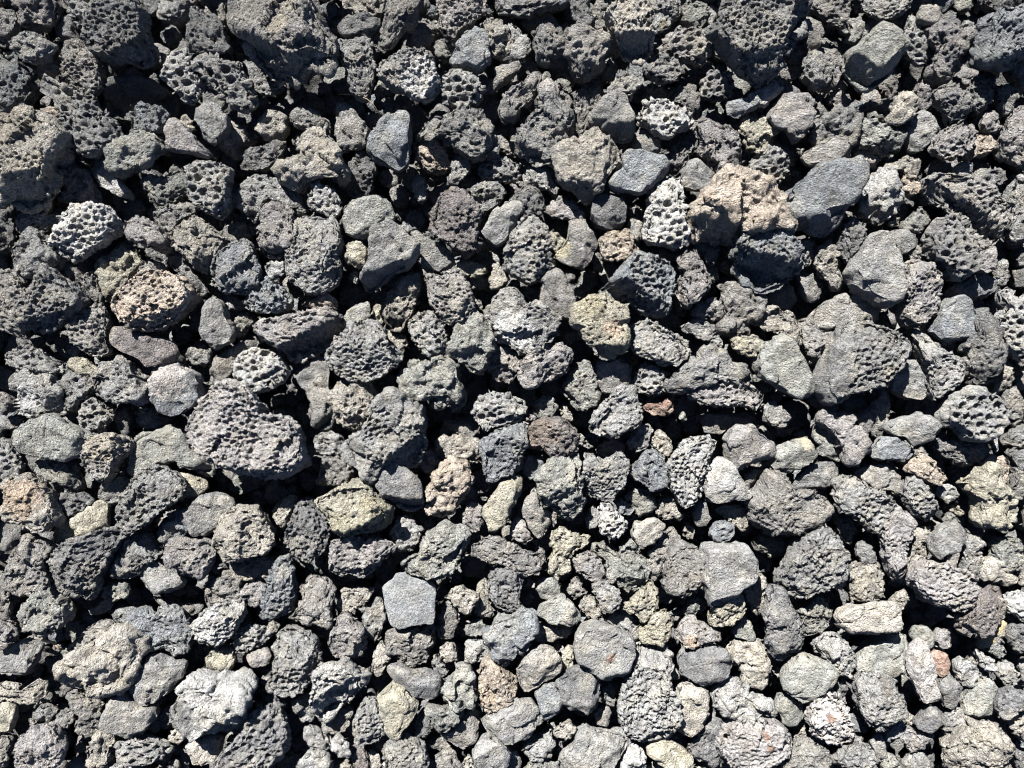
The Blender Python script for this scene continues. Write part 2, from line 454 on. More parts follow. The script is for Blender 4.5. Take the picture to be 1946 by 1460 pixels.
# ---------------------------------------------------------------- the stones, outline by outline
# outline in photograph pixels | surface | colour | height in the bed | label (none: a small stone of the filling)
#   surface: s smooth, x flat slab, f fine-grained, m pitted, h honeycombed, c craggy
STONES = '''
-5,15 15,18 28,28 36,41 31,57 23,72 15,85 -5,85|f|n|1|
26,0 36,21 41,39 51,51 69,57 92,57 108,46 113,21 103,-8 26,-8|f|p|1|pink-grey rough stone at the top edge, right half in shadow, near the top left corner
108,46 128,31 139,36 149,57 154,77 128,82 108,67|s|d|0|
131,-5 236,-5 236,10 200,21 193,36 182,51 180,72 167,69 154,57 144,44 136,23|h|g|1|grey holey stone at the top edge, leaning on the left of the big pitted block
198,21 216,13 244,10 272,13 285,31 293,57 298,87 306,118 288,128 257,131 218,126 193,118 182,92 182,62 188,41|m|d|2|big charcoal block riddled with small pits, at the top left above the shaded dark dome
236,-5 265,-5 262,10 242,13|f|t|0|
267,-5 303,-5 301,21 288,31 272,13|s|d|0|
303,-5 362,-5 362,26 355,41 334,46 308,39 301,31|h|g|1|
26,72 46,64 62,57 75,72 92,82 110,90 108,103 90,116 72,123 51,118 33,103 26,87|f|l|2|pale grey angular stone with crumbly lower rim, upper left near the left edge
-5,108 13,98 26,90 33,108 46,128 57,144 69,164 67,180 54,195 51,213 31,226 10,226 -5,216|f|b|1|large blue-grey stone on the left edge, right above the big tan-topped boulder
75,123 90,116 108,118 118,128 110,141 95,139 82,146 75,139|c|t|1|
121,103 134,82 149,75 167,80 180,98 188,118 198,141 198,162 185,180 170,170 154,159 134,167 121,154 121,134 126,118|m|n|1|brown-grey ragged stone with hollows, wedged left of the big charcoal pitted block
77,159 90,146 105,149 118,164 141,170 162,170 180,185 190,206 211,226 226,244 236,260 221,277 198,290 175,301 154,295 146,275 134,252 118,221 113,195 92,180 80,172|h|d|2|long dark diagonal slab with large irregular bubble holes, right of the big tan-topped boulder
193,193 195,170 211,149 234,139 267,141 295,152 316,167 326,188 326,206 303,206 277,200 257,216 236,221 211,216 195,206|s|d|1|smooth dark dome-shaped stone almost wholly in shadow except its bright rim
262,206 275,200 293,206 311,203 319,216 319,236 311,252 290,260 267,257 244,247 252,231|f|b|2|small blue-green grey block just below the shaded dark dome
319,105 334,98 355,100 362,121 367,139 383,152 388,170 380,188 370,200 352,193 337,177 316,159 311,149 319,134 308,116|h|l|2|shiny pale honeycomb stone with slanting lozenge holes, left of the dark holed oblong
362,21 370,10 383,21 396,33 411,39 421,57 432,77 442,98 445,113 416,110 385,108 362,108 362,77 365,46|f|d|2|tall dark wedge-shaped stone pointing up to the top edge
414,-5 432,-5 427,26 432,51 419,57 414,26|f|n|0|
434,-5 465,-5 465,51 468,77 450,77 432,46|s|d|0|
362,121 380,110 411,113 437,116 457,128 470,154 480,177 491,195 483,211 470,216 450,211 432,198 416,182 401,167 385,149 370,139|h|g|2|grey slanting oblong full of round black holes, left of the largest boulder
469,-5 595,-5 610,36 628,69 644,87 649,108 649,131 631,141 610,141 592,144 580,162 564,162 549,157 528,154 508,134 490,116 477,92 467,77 467,26|f|n|2|largest boulder at the top, grey-brown with tan crust and a shaded lower face
467,118 482,118 497,139 518,154 539,159 554,170 533,177 510,185 492,175 472,149|f|l|0|
378,200 388,190 411,193 424,211 434,226 432,244 421,262 406,277 393,270 383,252 378,236 370,226|s|g|2|smooth dark grey diamond-shaped stone just below the slanting holed oblong
319,236 334,229 355,244 370,260 391,283 406,298 380,298 355,293 334,288 319,283 316,257|s|p|2|flat pinkish grey slab with a ragged shadowed lower edge, right of the blue-green block
342,231 352,221 367,236 373,249 360,252|c|t|1|
216,288 231,265 257,260 277,257 301,260 313,270 311,288 295,303 277,319 252,331 231,334 216,319 211,303|c|v|2|greenish grey lumpy stone at the lower end of the long bubble-holed slab
-5,236 13,231 36,224 57,216 77,216 98,226 118,242 134,267 136,283 123,308 110,334 108,360 90,385 51,393 21,385 -5,378|f|t|2|big tan-topped boulder on the left edge with its lower half shaded
77,208 92,203 113,206 116,221 103,226 85,216|f|o|1|
108,306 123,301 144,301 162,311 172,329 180,349 190,370 185,385 154,385 123,380 113,355 110,329|f|g|1|grey stone with a dark cleft near its top, right of the big tan-topped boulder
177,308 190,301 206,301 216,316 221,334 236,352 257,367 249,380 221,370 195,355 180,339 175,324|s|w|1|stone with an off-white rounded top, directly under the greenish lumpy stone
280,344 298,339 324,334 344,326 360,334 362,360 347,380 334,391 313,398 298,403 288,385|f|v|1|olive-grey stone left of the upright honeycomb with even round holes
362,321 378,308 401,308 427,313 445,326 442,349 439,375 437,401 424,419 406,411 385,396 367,380 360,360 367,339|h|g|2|upright bluish honeycomb stone with even round holes, upper left
434,229 452,231 470,249 486,260 480,272 462,285 452,298 432,290 421,270|c|t|0|tan crumbly stone sunk right of the smooth dark diamond-shaped stone
459,290 472,283 497,280 518,270 546,267 549,280 536,295 523,313 503,324 482,326 461,321|f|d|1|dark jagged stone below the small round tan stone in the dark gap
649,-5 744,-5 739,15 726,31 698,28 672,23 652,15|f|t|1|
646,44 662,39 675,39 685,28 703,31 724,33 726,49 716,62 700,69 688,72 672,69 652,64 646,54|c|d|2|
641,82 657,80 677,75 700,72 711,87 713,113 711,144 708,170 698,190 682,188 667,177 659,154 654,128 649,108|m|g|2|upright grey pitted stone with one big dark hole, touching the largest boulder's right side
739,5 754,-5 806,-5 801,21 788,41 772,62 759,82 744,98 729,90 729,69 736,46|f|n|2|long leaning brown-grey stone at the top edge, right side shaded
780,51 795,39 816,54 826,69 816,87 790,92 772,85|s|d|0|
829,-5 921,-5 919,21 909,36 896,51 878,62 867,77 852,77 839,62 837,36|m|p|1|pink-grey finely pitted stone at the top edge, above the smooth blue-grey angular stone
721,121 739,110 765,103 795,98 816,105 826,123 834,144 837,164 826,182 811,198 790,193 770,180 749,170 729,154 718,139|m|g|2|grey pitted stone with a glittering white bubbly patch on its right end
826,92 842,82 857,87 862,108 847,118 831,110|c|v|0|
880,64 893,59 919,62 929,77 929,98 932,118 921,134 903,141 880,134 862,126 855,116 865,98 875,80|s|b|2|smooth blue-grey angular stone with dark notches along its base, near the top
839,159 849,146 867,139 893,139 911,154 919,172 914,193 898,208 880,211 860,206 844,200 842,180|h|l|2|small rounded stone eaten by big black holes, below the smooth blue-grey angular stone
921,51 934,39 950,36 955,51 970,67 975,85 965,103 947,110 934,108 929,92 924,72|f|t|1|small tan-pink stone just right of the smooth blue-grey angular stone
954,51 969,46 982,57 995,67 1008,82 1005,98 995,113 979,118 969,98 964,77|f|w|1|
914,185 929,164 939,149 937,134 952,128 970,123 988,116 996,123 986,139 965,154 944,170 924,185|s|n|1|
941,-5 1074,-5 1069,10 1049,21 1028,26 1003,33 982,36 964,31 946,23|m|g|1|pitted grey stone with a curved underside at the top edge, just right of centre
951,206 959,185 979,170 995,162 1000,146 1013,139 1026,144 1026,162 1015,180 1008,195 987,211 985,226 972,236 956,234|f|n|2|brown-grey club-shaped stone standing over a black hollow near the top centre
639,211 652,195 667,206 677,221 693,236 708,252 703,272 688,283 667,285 646,288 641,270 639,242|s|n|1|smooth brownish upright wedge with a shadow across its right shoulder
721,231 731,216 749,224 759,216 772,218 780,236 780,262 780,293 775,319 757,329 734,316 711,303 700,283 706,262 718,247|s|b|2|large smooth blue-grey stone with a small knob at its top left
708,247 716,236 724,244 718,254|f|w|1|
554,216 569,203 587,208 610,218 628,231 631,252 626,265 605,257 585,249 564,242 551,231|f|l|1|slanting light grey chunk in the black gap below the largest boulder
492,224 505,213 521,211 531,206 539,218 544,236 544,252 528,262 508,262 490,249 492,234|c|t|1|
577,265 590,252 610,257 631,267 644,280 644,303 652,313 662,329 652,344 631,344 610,342 595,349 574,352 567,367 549,349 533,329 531,316 549,298 574,301 577,283|c|t|2|large craggy beige stone with deep creases, below the slanting light grey chunk
559,267 567,257 574,267 574,288 562,290|f|l|0|
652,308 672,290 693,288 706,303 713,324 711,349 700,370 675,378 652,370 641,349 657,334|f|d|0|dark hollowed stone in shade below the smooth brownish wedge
816,221 837,226 857,218 880,211 906,216 924,231 934,252 944,277 939,293 919,303 898,308 880,298 862,288 857,272 831,267 806,267 785,267 795,252|f|g|2|large grey slab with finely pitted face, top shaded, above the orange-tan knob
783,277 795,270 821,267 842,272 847,288 857,303 860,319 849,331 826,334 808,324 795,306 788,290|f|o|1|orange-tan rough knob under the large finely pitted slab
862,288 880,293 896,308 893,324 883,339 867,355 852,355 847,339 860,324 860,303|f|l|1|
780,247 795,236 806,249 790,262|f|n|0|
909,329 921,308 939,298 960,301 983,311 988,329 986,344 960,349 934,349 914,344|h|d|1|flat dark honeycomb stone left of the big tan craggy block
946,262 954,252 964,267 985,277 1000,288 990,303 969,298 949,283|f|n|0|
783,349 793,334 808,339 813,360 811,380 801,391 790,378|f|w|0|
1087,-5 1118,-5 1123,15 1126,31 1134,46 1126,59 1108,57 1092,46 1087,26|f|d|1|
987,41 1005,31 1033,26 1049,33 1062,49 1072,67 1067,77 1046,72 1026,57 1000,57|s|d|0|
1010,67 1026,57 1044,57 1059,67 1072,77 1082,95 1080,113 1067,123 1046,126 1028,121 1015,105 1013,85|f|g|2|rounded rough grey stone with a tan patch on top, near the top centre
1077,57 1090,51 1108,57 1128,64 1144,62 1157,77 1159,98 1149,118 1134,139 1113,149 1098,152 1087,139 1082,118 1082,92 1082,72|c|n|2|brown-grey folded stone with a diagonal crease, left of the large cream pitted block
1146,36 1157,21 1170,10 1190,0 1211,5 1229,21 1234,41 1234,62 1239,82 1236,103 1224,118 1206,123 1185,110 1172,92 1162,77 1154,57|m|t|2|large cream pitted block with a dark shaded foot, near the top edge
1221,-5 1293,-5 1290,26 1277,41 1265,57 1241,67 1234,51 1231,26|f|l|1|light grey stone with a yellow streak, top edge, right of the cream pitted block
1295,8 1308,0 1334,3 1347,15 1347,36 1337,51 1324,62 1303,59 1293,44 1293,23|f|v|1|small olive-grey stone with a shaded front, left of the largest pitted boulder
1378,-5 1519,-5 1527,21 1522,46 1514,67 1496,82 1491,103 1473,128 1457,149 1442,164 1421,162 1401,146 1380,126 1367,103 1352,82 1349,59 1362,41 1375,26|m|g|2|largest pitted boulder at the top edge, tapering downwards, right of centre
1252,98 1262,85 1275,72 1288,59 1313,64 1339,64 1352,77 1355,98 1349,118 1334,126 1313,121 1293,118 1277,108 1262,105|h|n|1|brown-grey honeycomb ridge with its lower side shaded, left of the largest pitted boulder
1226,134 1239,118 1244,105 1262,105 1280,110 1290,123 1293,144 1283,157 1262,159 1241,154 1224,146|m|g|2|grey stone with a few large pores, below the brown-grey honeycomb ridge
1331,154 1349,139 1367,134 1383,144 1391,162 1396,177 1385,190 1365,190 1349,193 1331,188 1329,170|h|d|1|small dark ball of coral-like cells under the largest pitted boulder
1149,185 1159,164 1175,149 1195,141 1213,139 1224,149 1218,164 1206,175 1195,190 1185,182 1170,185|f|l|2|
1116,229 1128,213 1144,195 1159,188 1180,185 1193,193 1198,216 1203,236 1206,252 1198,267 1185,272 1167,267 1149,254 1128,247 1118,239|s|g|2|smooth grey triangular stone with a shaded underside, upper centre right
1092,185 1100,170 1118,164 1134,162 1144,175 1144,190 1128,206 1118,226 1113,247 1103,267 1090,272 1085,252 1087,221 1090,200|m|d|1|narrow dark pitted stone squeezed left of the smooth grey triangular stone
1098,164 1108,149 1128,141 1141,146 1134,159 1113,162|f|g|0|
1021,216 1015,200 1026,180 1036,159 1046,152 1059,159 1062,175 1080,185 1085,206 1082,236 1082,267 1072,283 1056,298 1036,308 1010,306 990,293 985,272 987,252 1000,234|f|g|2|large upright grey stone with a pinkish peak, right of the club-shaped stone
1159,108 1170,105 1172,128 1170,149 1154,154 1141,149 1149,128|f|v|0|
1213,221 1224,203 1241,195 1267,200 1293,211 1313,224 1319,234 1308,247 1288,252 1272,267 1257,265 1241,252 1226,239 1213,234|h|w|2|cream-white honeycomb stone with small sharp holes, upper right of centre
1270,180 1283,167 1298,159 1316,162 1326,175 1329,195 1334,213 1319,224 1303,211 1288,200 1272,195|f|n|1|
1221,180 1231,159 1252,164 1267,185 1262,198 1241,193 1224,200|f|t|0|
1380,198 1393,190 1414,190 1434,180 1452,167 1470,154 1483,149 1491,157 1486,172 1468,188 1452,203 1432,206 1416,218 1401,226 1385,218|s|b|2|blue-grey bone-shaped stone, thin and curved, below the largest pitted boulder
1203,262 1213,244 1226,236 1239,249 1252,265 1262,277 1254,293 1236,301 1216,293 1200,280|s|g|1|
1316,236 1329,224 1347,226 1365,236 1385,244 1398,252 1403,272 1406,293 1416,313 1424,334 1406,342 1380,337 1355,329 1339,308 1331,288 1334,267 1321,249|f|p|2|large pinkish stone sloping down to the orange craggy boulder
1262,308 1272,290 1288,267 1303,257 1319,252 1331,267 1324,288 1308,303 1298,324 1283,339 1267,329|m|d|1|dark pitted wedge lying left of the large pinkish stone
1056,290 1077,277 1103,267 1123,254 1136,262 1149,277 1170,283 1180,293 1177,313 1164,329 1154,344 1144,362 1123,378 1098,370 1077,357 1062,342 1056,319|c|t|2|big tan craggy block full of crevices, left of the freckled blue-grey slab
1180,301 1190,293 1216,293 1241,301 1257,306 1265,324 1257,344 1236,357 1226,373 1206,375 1180,370 1162,360 1154,355 1170,334 1180,319|s|b|2|blue-grey slab with a flat freckled face, right of the big tan craggy block
1295,326 1308,308 1324,301 1339,311 1349,329 1349,347 1337,362 1316,365 1298,357 1293,342|s|g|2|round grey stone with a cracked top, just above the orange craggy boulder's left end
1403,236 1414,221 1429,213 1447,224 1465,231 1475,252 1473,267 1468,283 1452,293 1426,290 1411,275 1403,257|f|y|1|tan-yellow stone below the bone-shaped stone
990,331 1005,321 1031,319 1054,324 1059,339 1062,355 1056,375 1041,362 1021,357 997,352|f|w|1|
1420,319 1431,298 1451,277 1477,277 1492,293 1497,313 1490,334 1479,352 1467,357 1446,342 1425,329|h|g|1|grey stone with scattered round holes, above the orange craggy boulder's right end
1521,41 1526,28 1544,31 1556,46 1564,62 1559,77 1554,98 1541,105 1531,92 1526,72|s|n|2|
1497,77 1513,67 1523,77 1533,92 1538,108 1528,118 1518,131 1503,126 1492,118 1492,98|h|g|1|
1521,123 1531,108 1546,103 1564,110 1574,128 1577,149 1567,167 1551,170 1533,164 1521,149|f|g|2|round dark grainy stone left of the box-shaped block
1551,103 1564,92 1585,92 1600,100 1600,128 1595,154 1590,170 1577,159 1580,134 1567,110|f|p|1|
1531,-5 1605,-5 1608,21 1613,36 1610,54 1595,57 1574,51 1559,41 1549,26 1533,21|f|n|1|rough brown-grey stone at the top edge, right of the largest pitted boulder
1636,-5 1736,-5 1729,15 1713,26 1698,33 1682,41 1667,39 1652,31 1639,21|m|g|1|grey pitted stone with a jagged underside at the top edge, above the box-shaped block
1616,41 1631,39 1646,46 1657,59 1646,67 1631,75 1621,82 1605,80 1610,67 1616,57|c|l|0|
1603,113 1621,92 1641,75 1659,59 1680,62 1703,75 1713,87 1706,108 1700,123 1693,139 1675,157 1652,172 1636,175 1616,162 1600,144 1600,126|s|v|2|box-shaped olive-grey block with a flat top and a shaded right side
1741,26 1749,13 1765,10 1780,15 1793,28 1788,44 1772,51 1754,46 1744,39|s|n|2|
1729,21 1739,21 1741,41 1749,57 1752,82 1759,98 1767,113 1757,126 1739,121 1721,110 1713,92 1713,72 1721,51|h|g|1|bubbly grey stone squeezed between the box-shaped block and the pink-brown stone
1744,54 1765,49 1785,44 1801,39 1821,46 1837,62 1849,77 1849,98 1839,113 1821,123 1811,144 1806,159 1785,157 1765,144 1762,123 1767,113 1757,92 1752,72|f|p|1|large pink-brown stone near the top right, left of the dark slab
1865,36 1878,31 1908,31 1939,33 1957,36 1957,103 1934,113 1919,128 1898,141 1878,139 1852,139 1842,123 1847,108 1852,87 1857,62|f|b|2|large dark blue-grey slab with a bright upper rim, on the right edge near the top
1857,-5 1947,-5 1939,15 1924,26 1898,31 1878,21 1857,10|f|d|0|
1908,134 1924,123 1944,113 1957,113 1957,170 1939,170 1924,154|f|p|0|
1847,154 1862,139 1883,139 1888,154 1883,175 1883,195 1873,211 1857,216 1844,206 1839,185 1837,170|m|g|1|grey pitted stone standing just below the large dark blue-grey slab
1883,175 1893,164 1914,162 1932,172 1934,190 1924,200 1914,221 1903,216 1893,195|f|g|1|
1772,175 1790,164 1811,159 1829,167 1834,185 1839,206 1837,226 1824,236 1806,236 1793,221 1785,200 1775,190|m|d|2|dark coarse-pitted stone below the large pink-brown stone
1693,216 1700,193 1713,175 1729,172 1739,188 1741,203 1734,221 1718,231 1703,239 1690,236|c|t|2|
1741,154 1757,141 1775,154 1780,170 1770,180 1767,200 1754,216 1741,206 1739,185|f|p|0|
1713,242 1729,226 1749,216 1767,224 1775,236 1785,252 1770,260 1759,277 1744,293 1729,290 1721,272 1716,257|s|g|1|smooth grey stone with a shaded front, right below the ribbed tan oval
1765,283 1775,265 1790,252 1811,242 1831,236 1849,236 1857,247 1852,265 1842,280 1826,295 1811,306 1788,301 1772,295|m|p|2|pink-grey pitted stone slanting below the dark coarse-pitted stone
1844,272 1857,257 1878,252 1893,260 1893,277 1883,290 1857,298 1837,308 1831,301|f|o|1|
1860,236 1873,218 1888,211 1898,226 1903,249 1888,254 1870,252|f|p|1|
1911,231 1921,213 1939,206 1957,206 1957,329 1939,319 1919,308 1898,298 1896,277 1903,257|f|p|1|large pale pink stone cut off by the right edge, upper right
1459,221 1472,200 1482,180 1497,175 1521,175 1533,185 1544,200 1551,213 1544,231 1536,249 1523,267 1508,275 1500,262 1492,247 1472,244 1464,231|s|p|2|smooth pinkish wedge with a pointed lower end, right of the bone-shaped stone
1538,252 1551,226 1574,216 1595,211 1616,208 1634,216 1631,236 1626,257 1616,272 1595,277 1569,275 1549,277 1533,267|c|g|1|craggy grey stone right of the smooth pinkish wedge
1521,301 1533,290 1551,280 1574,272 1595,272 1613,283 1618,298 1605,308 1580,316 1554,319 1528,316|s|n|2|long olive-brown lens-shaped stone above the big flat bluish slab
1626,249 1639,231 1657,236 1677,242 1688,254 1703,249 1713,262 1708,280 1693,295 1672,293 1652,288 1631,283 1621,270|f|v|1|greenish grey rough stone right of the craggy grey stone, above pale crumbs
1618,293 1636,288 1657,285 1670,295 1664,316 1646,319 1631,308|c|t|0|
1677,319 1695,308 1713,301 1734,301 1749,308 1749,334 1734,342 1718,339 1713,326 1695,326 1680,326|f|t|1|
1844,334 1857,324 1878,319 1903,321 1916,334 1911,347 1888,355 1862,355|m|g|1|
1754,326 1770,308 1795,306 1813,319 1808,334 1785,331 1765,334|m|g|0|
1811,319 1826,308 1844,311 1844,331 1826,337 1813,331|s|b|1|
1667,206 1682,190 1698,190 1695,211 1682,216|f|g|0|
1574,175 1590,170 1605,185 1613,200 1610,211 1595,211 1580,200|f|p|0|
-5,382 15,387 23,407 28,433 26,453 10,469 -5,474|f|d|0|
31,430 36,410 46,400 72,400 92,402 108,407 118,418 108,433 92,443 72,441 51,443 33,441|m|l|1|pale tan pitted stone partly hidden under the whitest honeycomb stone
100,441 108,428 123,412 134,405 144,387 159,387 175,384 200,387 213,397 224,418 226,438 216,453 195,469 180,477 164,489 144,495 128,487 113,477 100,459|h|w|2|whitest honeycomb stone, bright and full of holes, on the left
28,482 39,466 51,448 67,441 87,446 100,461 113,477 118,492 113,507 92,515 72,520 51,523 33,515 26,500|c|g|2|round charcoal stone with a lumpy skin, lower left of the whitest honeycomb stone
234,428 247,415 265,412 285,418 303,433 319,451 326,466 316,479 301,482 283,474 260,464 242,451 234,441|f|p|2|grey-purple oval stone right of the whitest honeycomb stone
293,412 313,394 339,392 362,387 375,402 370,412 344,423 329,443 319,448 303,433|f|g|1|grey rough stone between the grey-purple oval and the upright bluish honeycomb
324,448 334,430 355,418 375,412 393,423 411,436 432,446 450,456 442,471 421,487 411,505 396,515 375,510 360,492 344,474 329,464|f|t|2|large tan-pink stone with a shaded lower point, below the upright bluish honeycomb
432,438 447,423 468,433 478,451 457,459 442,453|c|t|0|
462,425 483,420 496,430 493,446 473,448|f|n|0|
409,495 421,479 442,466 462,459 478,469 488,487 498,510 498,531 488,551 468,561 442,559 419,546 406,531 403,515|f|b|2|rounded grey stone with a bluish top and a dark vertical notch
260,520 270,507 288,497 313,500 319,510 298,520 272,531|f|l|1|
319,479 342,477 355,495 367,510 380,528 391,546 391,564 375,559 360,536 339,515 319,500|f|g|1|
229,577 239,564 257,549 272,533 290,520 313,515 334,520 355,533 370,549 378,567 373,585 360,600 339,615 319,626 290,633 265,631 244,615 234,600 229,587|m|o|2|big tan loaf-shaped stone covered in pits, left of centre
188,505 206,487 226,474 244,466 262,479 267,497 262,515 252,531 242,546 231,561 211,564 200,546 198,525|c|y|1|yellowish folded crusty stone above the big tan loaf-shaped stone
128,515 139,500 159,492 175,495 185,507 193,525 195,546 193,572 180,582 170,567 159,551 144,536 131,528|f|n|1|brown upright stone with a purplish top, right of the big dark triangular stone
92,520 103,510 113,520 128,531 146,541 162,556 172,577 159,592 141,603 123,618 108,628 82,633 57,626 36,608 46,587 67,567 80,541|m|d|2|big dark triangular stone with coarse pits, near the left edge
-5,515 21,513 36,520 51,541 59,561 51,582 33,603 41,618 62,644 41,644 15,631 -5,626|m|n|1|brownish pitted stone on the left edge, behind the big dark triangular stone
154,597 175,585 195,579 206,592 211,613 206,633 208,654 213,669 200,680 175,674 154,662 141,649 139,628 144,610|m|n|2|upright brown-grey loaf with small even pits, left of the long dark brown stone
118,672 128,656 144,651 157,664 164,680 144,685 123,682|f|v|0|
203,633 221,623 242,621 262,631 288,638 313,646 331,656 339,674 337,690 319,687 303,692 283,695 267,682 247,672 226,662 211,651|s|r|2|long dark brown smooth stone with a tan tip, below the big tan loaf
385,631 388,608 393,587 391,572 406,564 421,572 432,592 442,613 452,633 442,651 421,664 403,659 391,646|s|g|2|tall smooth grey pear-shaped stone right of the big tan loaf
439,610 457,597 475,592 486,608 478,623 462,641 450,644 445,626|f|v|1|
424,567 447,561 468,582 457,592 437,587|f|w|0|
467,579 477,556 492,541 513,533 528,538 544,556 559,572 559,582 539,592 518,600 495,597 472,592|m|b|2|blue-grey triangular pitted stone above the long pinkish pitted shelf
349,672 360,656 380,654 398,659 406,672 398,690 380,698 362,692 352,682|f|g|1|
398,685 416,674 442,664 468,649 488,646 493,662 473,674 452,685 447,705 432,721 411,731 401,726 398,705|s|n|1|smooth brown-grey stone curving round the left of the crinkled honeycomb stone
451,690 467,672 487,664 513,667 528,674 539,690 554,705 546,721 533,734 508,746 482,752 461,741 451,716|h|l|2|round light honeycomb stone with crinkled cells, below the long pinkish pitted shelf
31,664 46,654 72,664 98,680 118,687 128,700 123,710 98,710 67,705 36,700 15,695 5,680|m|g|1|low grey pitted stone near the left edge, behind the small white-topped stone
128,690 149,680 170,690 190,705 195,721 175,723 149,710|c|y|1|
193,705 200,687 221,682 236,685 252,695 262,710 283,716 290,736 290,762 277,770 252,764 221,764 195,759 182,746 188,726|f|l|2|pale pinkish white rough stone, left of the blue-sided stone with cream top
324,633 344,623 365,631 360,649 334,654|f|d|0|
362,597 380,582 385,613 375,633 360,623|s|d|0|
446,382 456,356 477,346 503,338 528,343 549,356 564,371 574,389 585,402 574,410 554,407 533,392 513,387 497,407 482,420 461,412|f|l|1|large light grey speckled stone right of the upright bluish honeycomb
497,418 505,397 518,387 539,387 554,402 564,425 564,448 564,469 549,484 528,489 503,484 490,464 495,441|f|p|2|purple-grey upright stone below the large light grey speckled stone
590,382 595,356 610,351 631,356 639,371 646,384 652,397 644,410 631,418 621,407 600,402 585,392|f|w|2|small whitish crusty stone left of the smooth flat olive-grey stone
562,423 580,412 600,415 626,418 641,428 649,446 652,469 649,500 649,525 639,546 621,554 600,561 580,556 564,541 554,520 549,497 554,479 567,464 567,441|m|l|2|tall grey stone covered in wrinkled pits, left of the small yellow crusty stone
657,397 672,384 695,379 724,379 742,387 749,405 752,420 734,428 716,441 698,451 677,453 657,446 654,428 657,412|s|v|2|smooth flat olive-grey stone above the small yellow crusty stone
657,469 670,456 682,453 695,469 700,484 698,500 682,507 664,497 657,484|c|y|2|
664,531 670,513 682,525 677,541|f|l|1|
713,448 726,430 742,425 759,433 780,446 801,469 798,484 790,502 775,515 754,525 734,536 718,549 700,559 693,541 693,525 703,505 708,479 713,464|s|g|2|large grey arrowhead-shaped stone pointing down left, upper centre
780,443 795,441 816,451 837,464 857,479 865,497 857,510 837,518 816,518 803,502 801,479 795,459|s|g|1|smooth grey stone with a shaded nose, attached to the right of the grey arrowhead
842,371 862,361 883,366 893,382 903,397 914,415 911,438 914,459 906,477 888,484 867,477 847,464 831,448 819,433 826,407 834,387|f|r|2|dark purplish brown stone with a ribbed face, upper centre
888,361 909,351 939,351 960,361 955,382 934,397 919,405 903,394|f|g|1|grey rough stone between the dark purplish brown stone and the flat dark honeycomb
911,443 924,428 939,407 955,392 970,379 988,382 993,402 986,423 975,443 962,459 944,469 924,459|s|l|2|long light grey smooth stone leaning right of the dark purplish brown one
964,459 974,443 985,423 995,412 1015,412 1031,428 1041,453 1046,477 1044,500 1036,520 1026,536 1005,541 985,533 969,520 956,505 959,479|m|g|2|upright grey stone with ring-shaped pores near its top, right of centre
867,500 883,497 903,502 924,507 929,520 909,525 888,528 873,515|c|y|1|
888,536 903,525 927,528 929,543 909,551|c|t|0|
939,500 950,500 960,515 970,531 962,541 950,546 934,551 927,536 932,515|f|t|1|
811,525 826,523 842,531 860,518 875,515 883,533 893,549 898,572 903,587 898,600 883,615 862,623 842,615 831,595 819,577 813,551|m|n|2|brown-grey block with a few large bubbles, left of the two-lobed white-crusted stone
754,536 770,523 785,513 798,520 798,546 795,572 788,597 775,613 759,628 744,628 734,608 731,587 734,567 747,551|f|t|1|tall pale tan stone leaning under the grey arrowhead
706,597 718,582 734,592 739,613 724,618 708,610|c|y|0|
734,623 754,633 775,638 777,654 770,669 762,685 749,664 739,644|f|t|0|
654,600 667,587 682,577 703,572 706,587 703,608 682,613 662,618|s|v|1|
618,674 631,656 646,641 659,623 672,613 693,608 713,613 731,626 739,644 752,659 765,674 759,690 744,703 724,716 698,723 667,721 641,708 626,692|m|g|2|big grey domed stone with dense small pits, right of the long pinkish shelf
477,618 503,610 533,605 564,600 595,595 621,590 641,595 654,608 657,626 644,641 626,656 600,674 574,685 549,680 528,662 503,649 482,633|m|p|2|long pinkish pitted shelf-like stone with its lower right face shaded
585,582 598,567 616,556 631,564 641,579 641,590 616,590 595,590|f|o|2|
567,572 580,554 595,567 590,587 574,587|f|l|0|
503,510 513,497 528,492 541,497 546,513 539,525 523,533 508,528|m|w|2|
472,489 487,482 495,500 500,520 495,536 477,546 461,536 461,505|f|d|1|
777,613 790,597 806,592 826,597 842,613 849,631 855,646 849,667 837,682 821,685 806,669 790,651 780,633|m|l|2|light oval stone with bubble pits and a shaded lower half, near the centre
873,618 888,605 906,600 924,610 937,626 939,644 929,664 924,687 914,708 893,708 878,695 860,682 852,664 862,644 870,633|c|v|2|olive-brown folded stone right of the light oval bubble-pitted stone
929,659 944,649 962,656 978,669 988,685 986,705 978,721 965,734 944,723 929,708 924,685|f|p|1|pinkish grey rough stone below the two-lobed white-crusted stone
762,716 775,698 790,687 806,685 819,695 837,685 857,690 870,703 875,726 878,752 867,767 842,770 811,762 780,746 765,734|c|v|2|dull olive-grey stone with long cracks, below the light oval bubble-pitted stone
569,698 585,687 605,680 623,685 628,705 626,731 631,752 636,785 626,813 605,818 590,803 590,772 580,741 564,726 557,713|s|g|1|tall smooth grey slab beneath the left end of the big domed pitted stone
928,582 938,561 954,549 972,546 985,556 992,572 1015,577 1036,582 1049,597 1056,615 1056,636 1041,651 1026,662 1010,674 990,672 974,659 954,644 933,623 923,605|f|l|2|two-lobed grey stone with a bright white crust patch at the centre
888,592 898,569 916,572 919,592 903,600|f|t|0|
954,412 969,382 979,361 1000,356 1021,361 1031,376 1033,394 1026,410 1005,412 985,412 964,433|f|d|1|dark rough stone right of the long light leaning stone, upper centre
1039,394 1049,382 1067,371 1085,376 1095,392 1105,407 1108,420 1087,418 1067,415 1046,412|f|p|1|
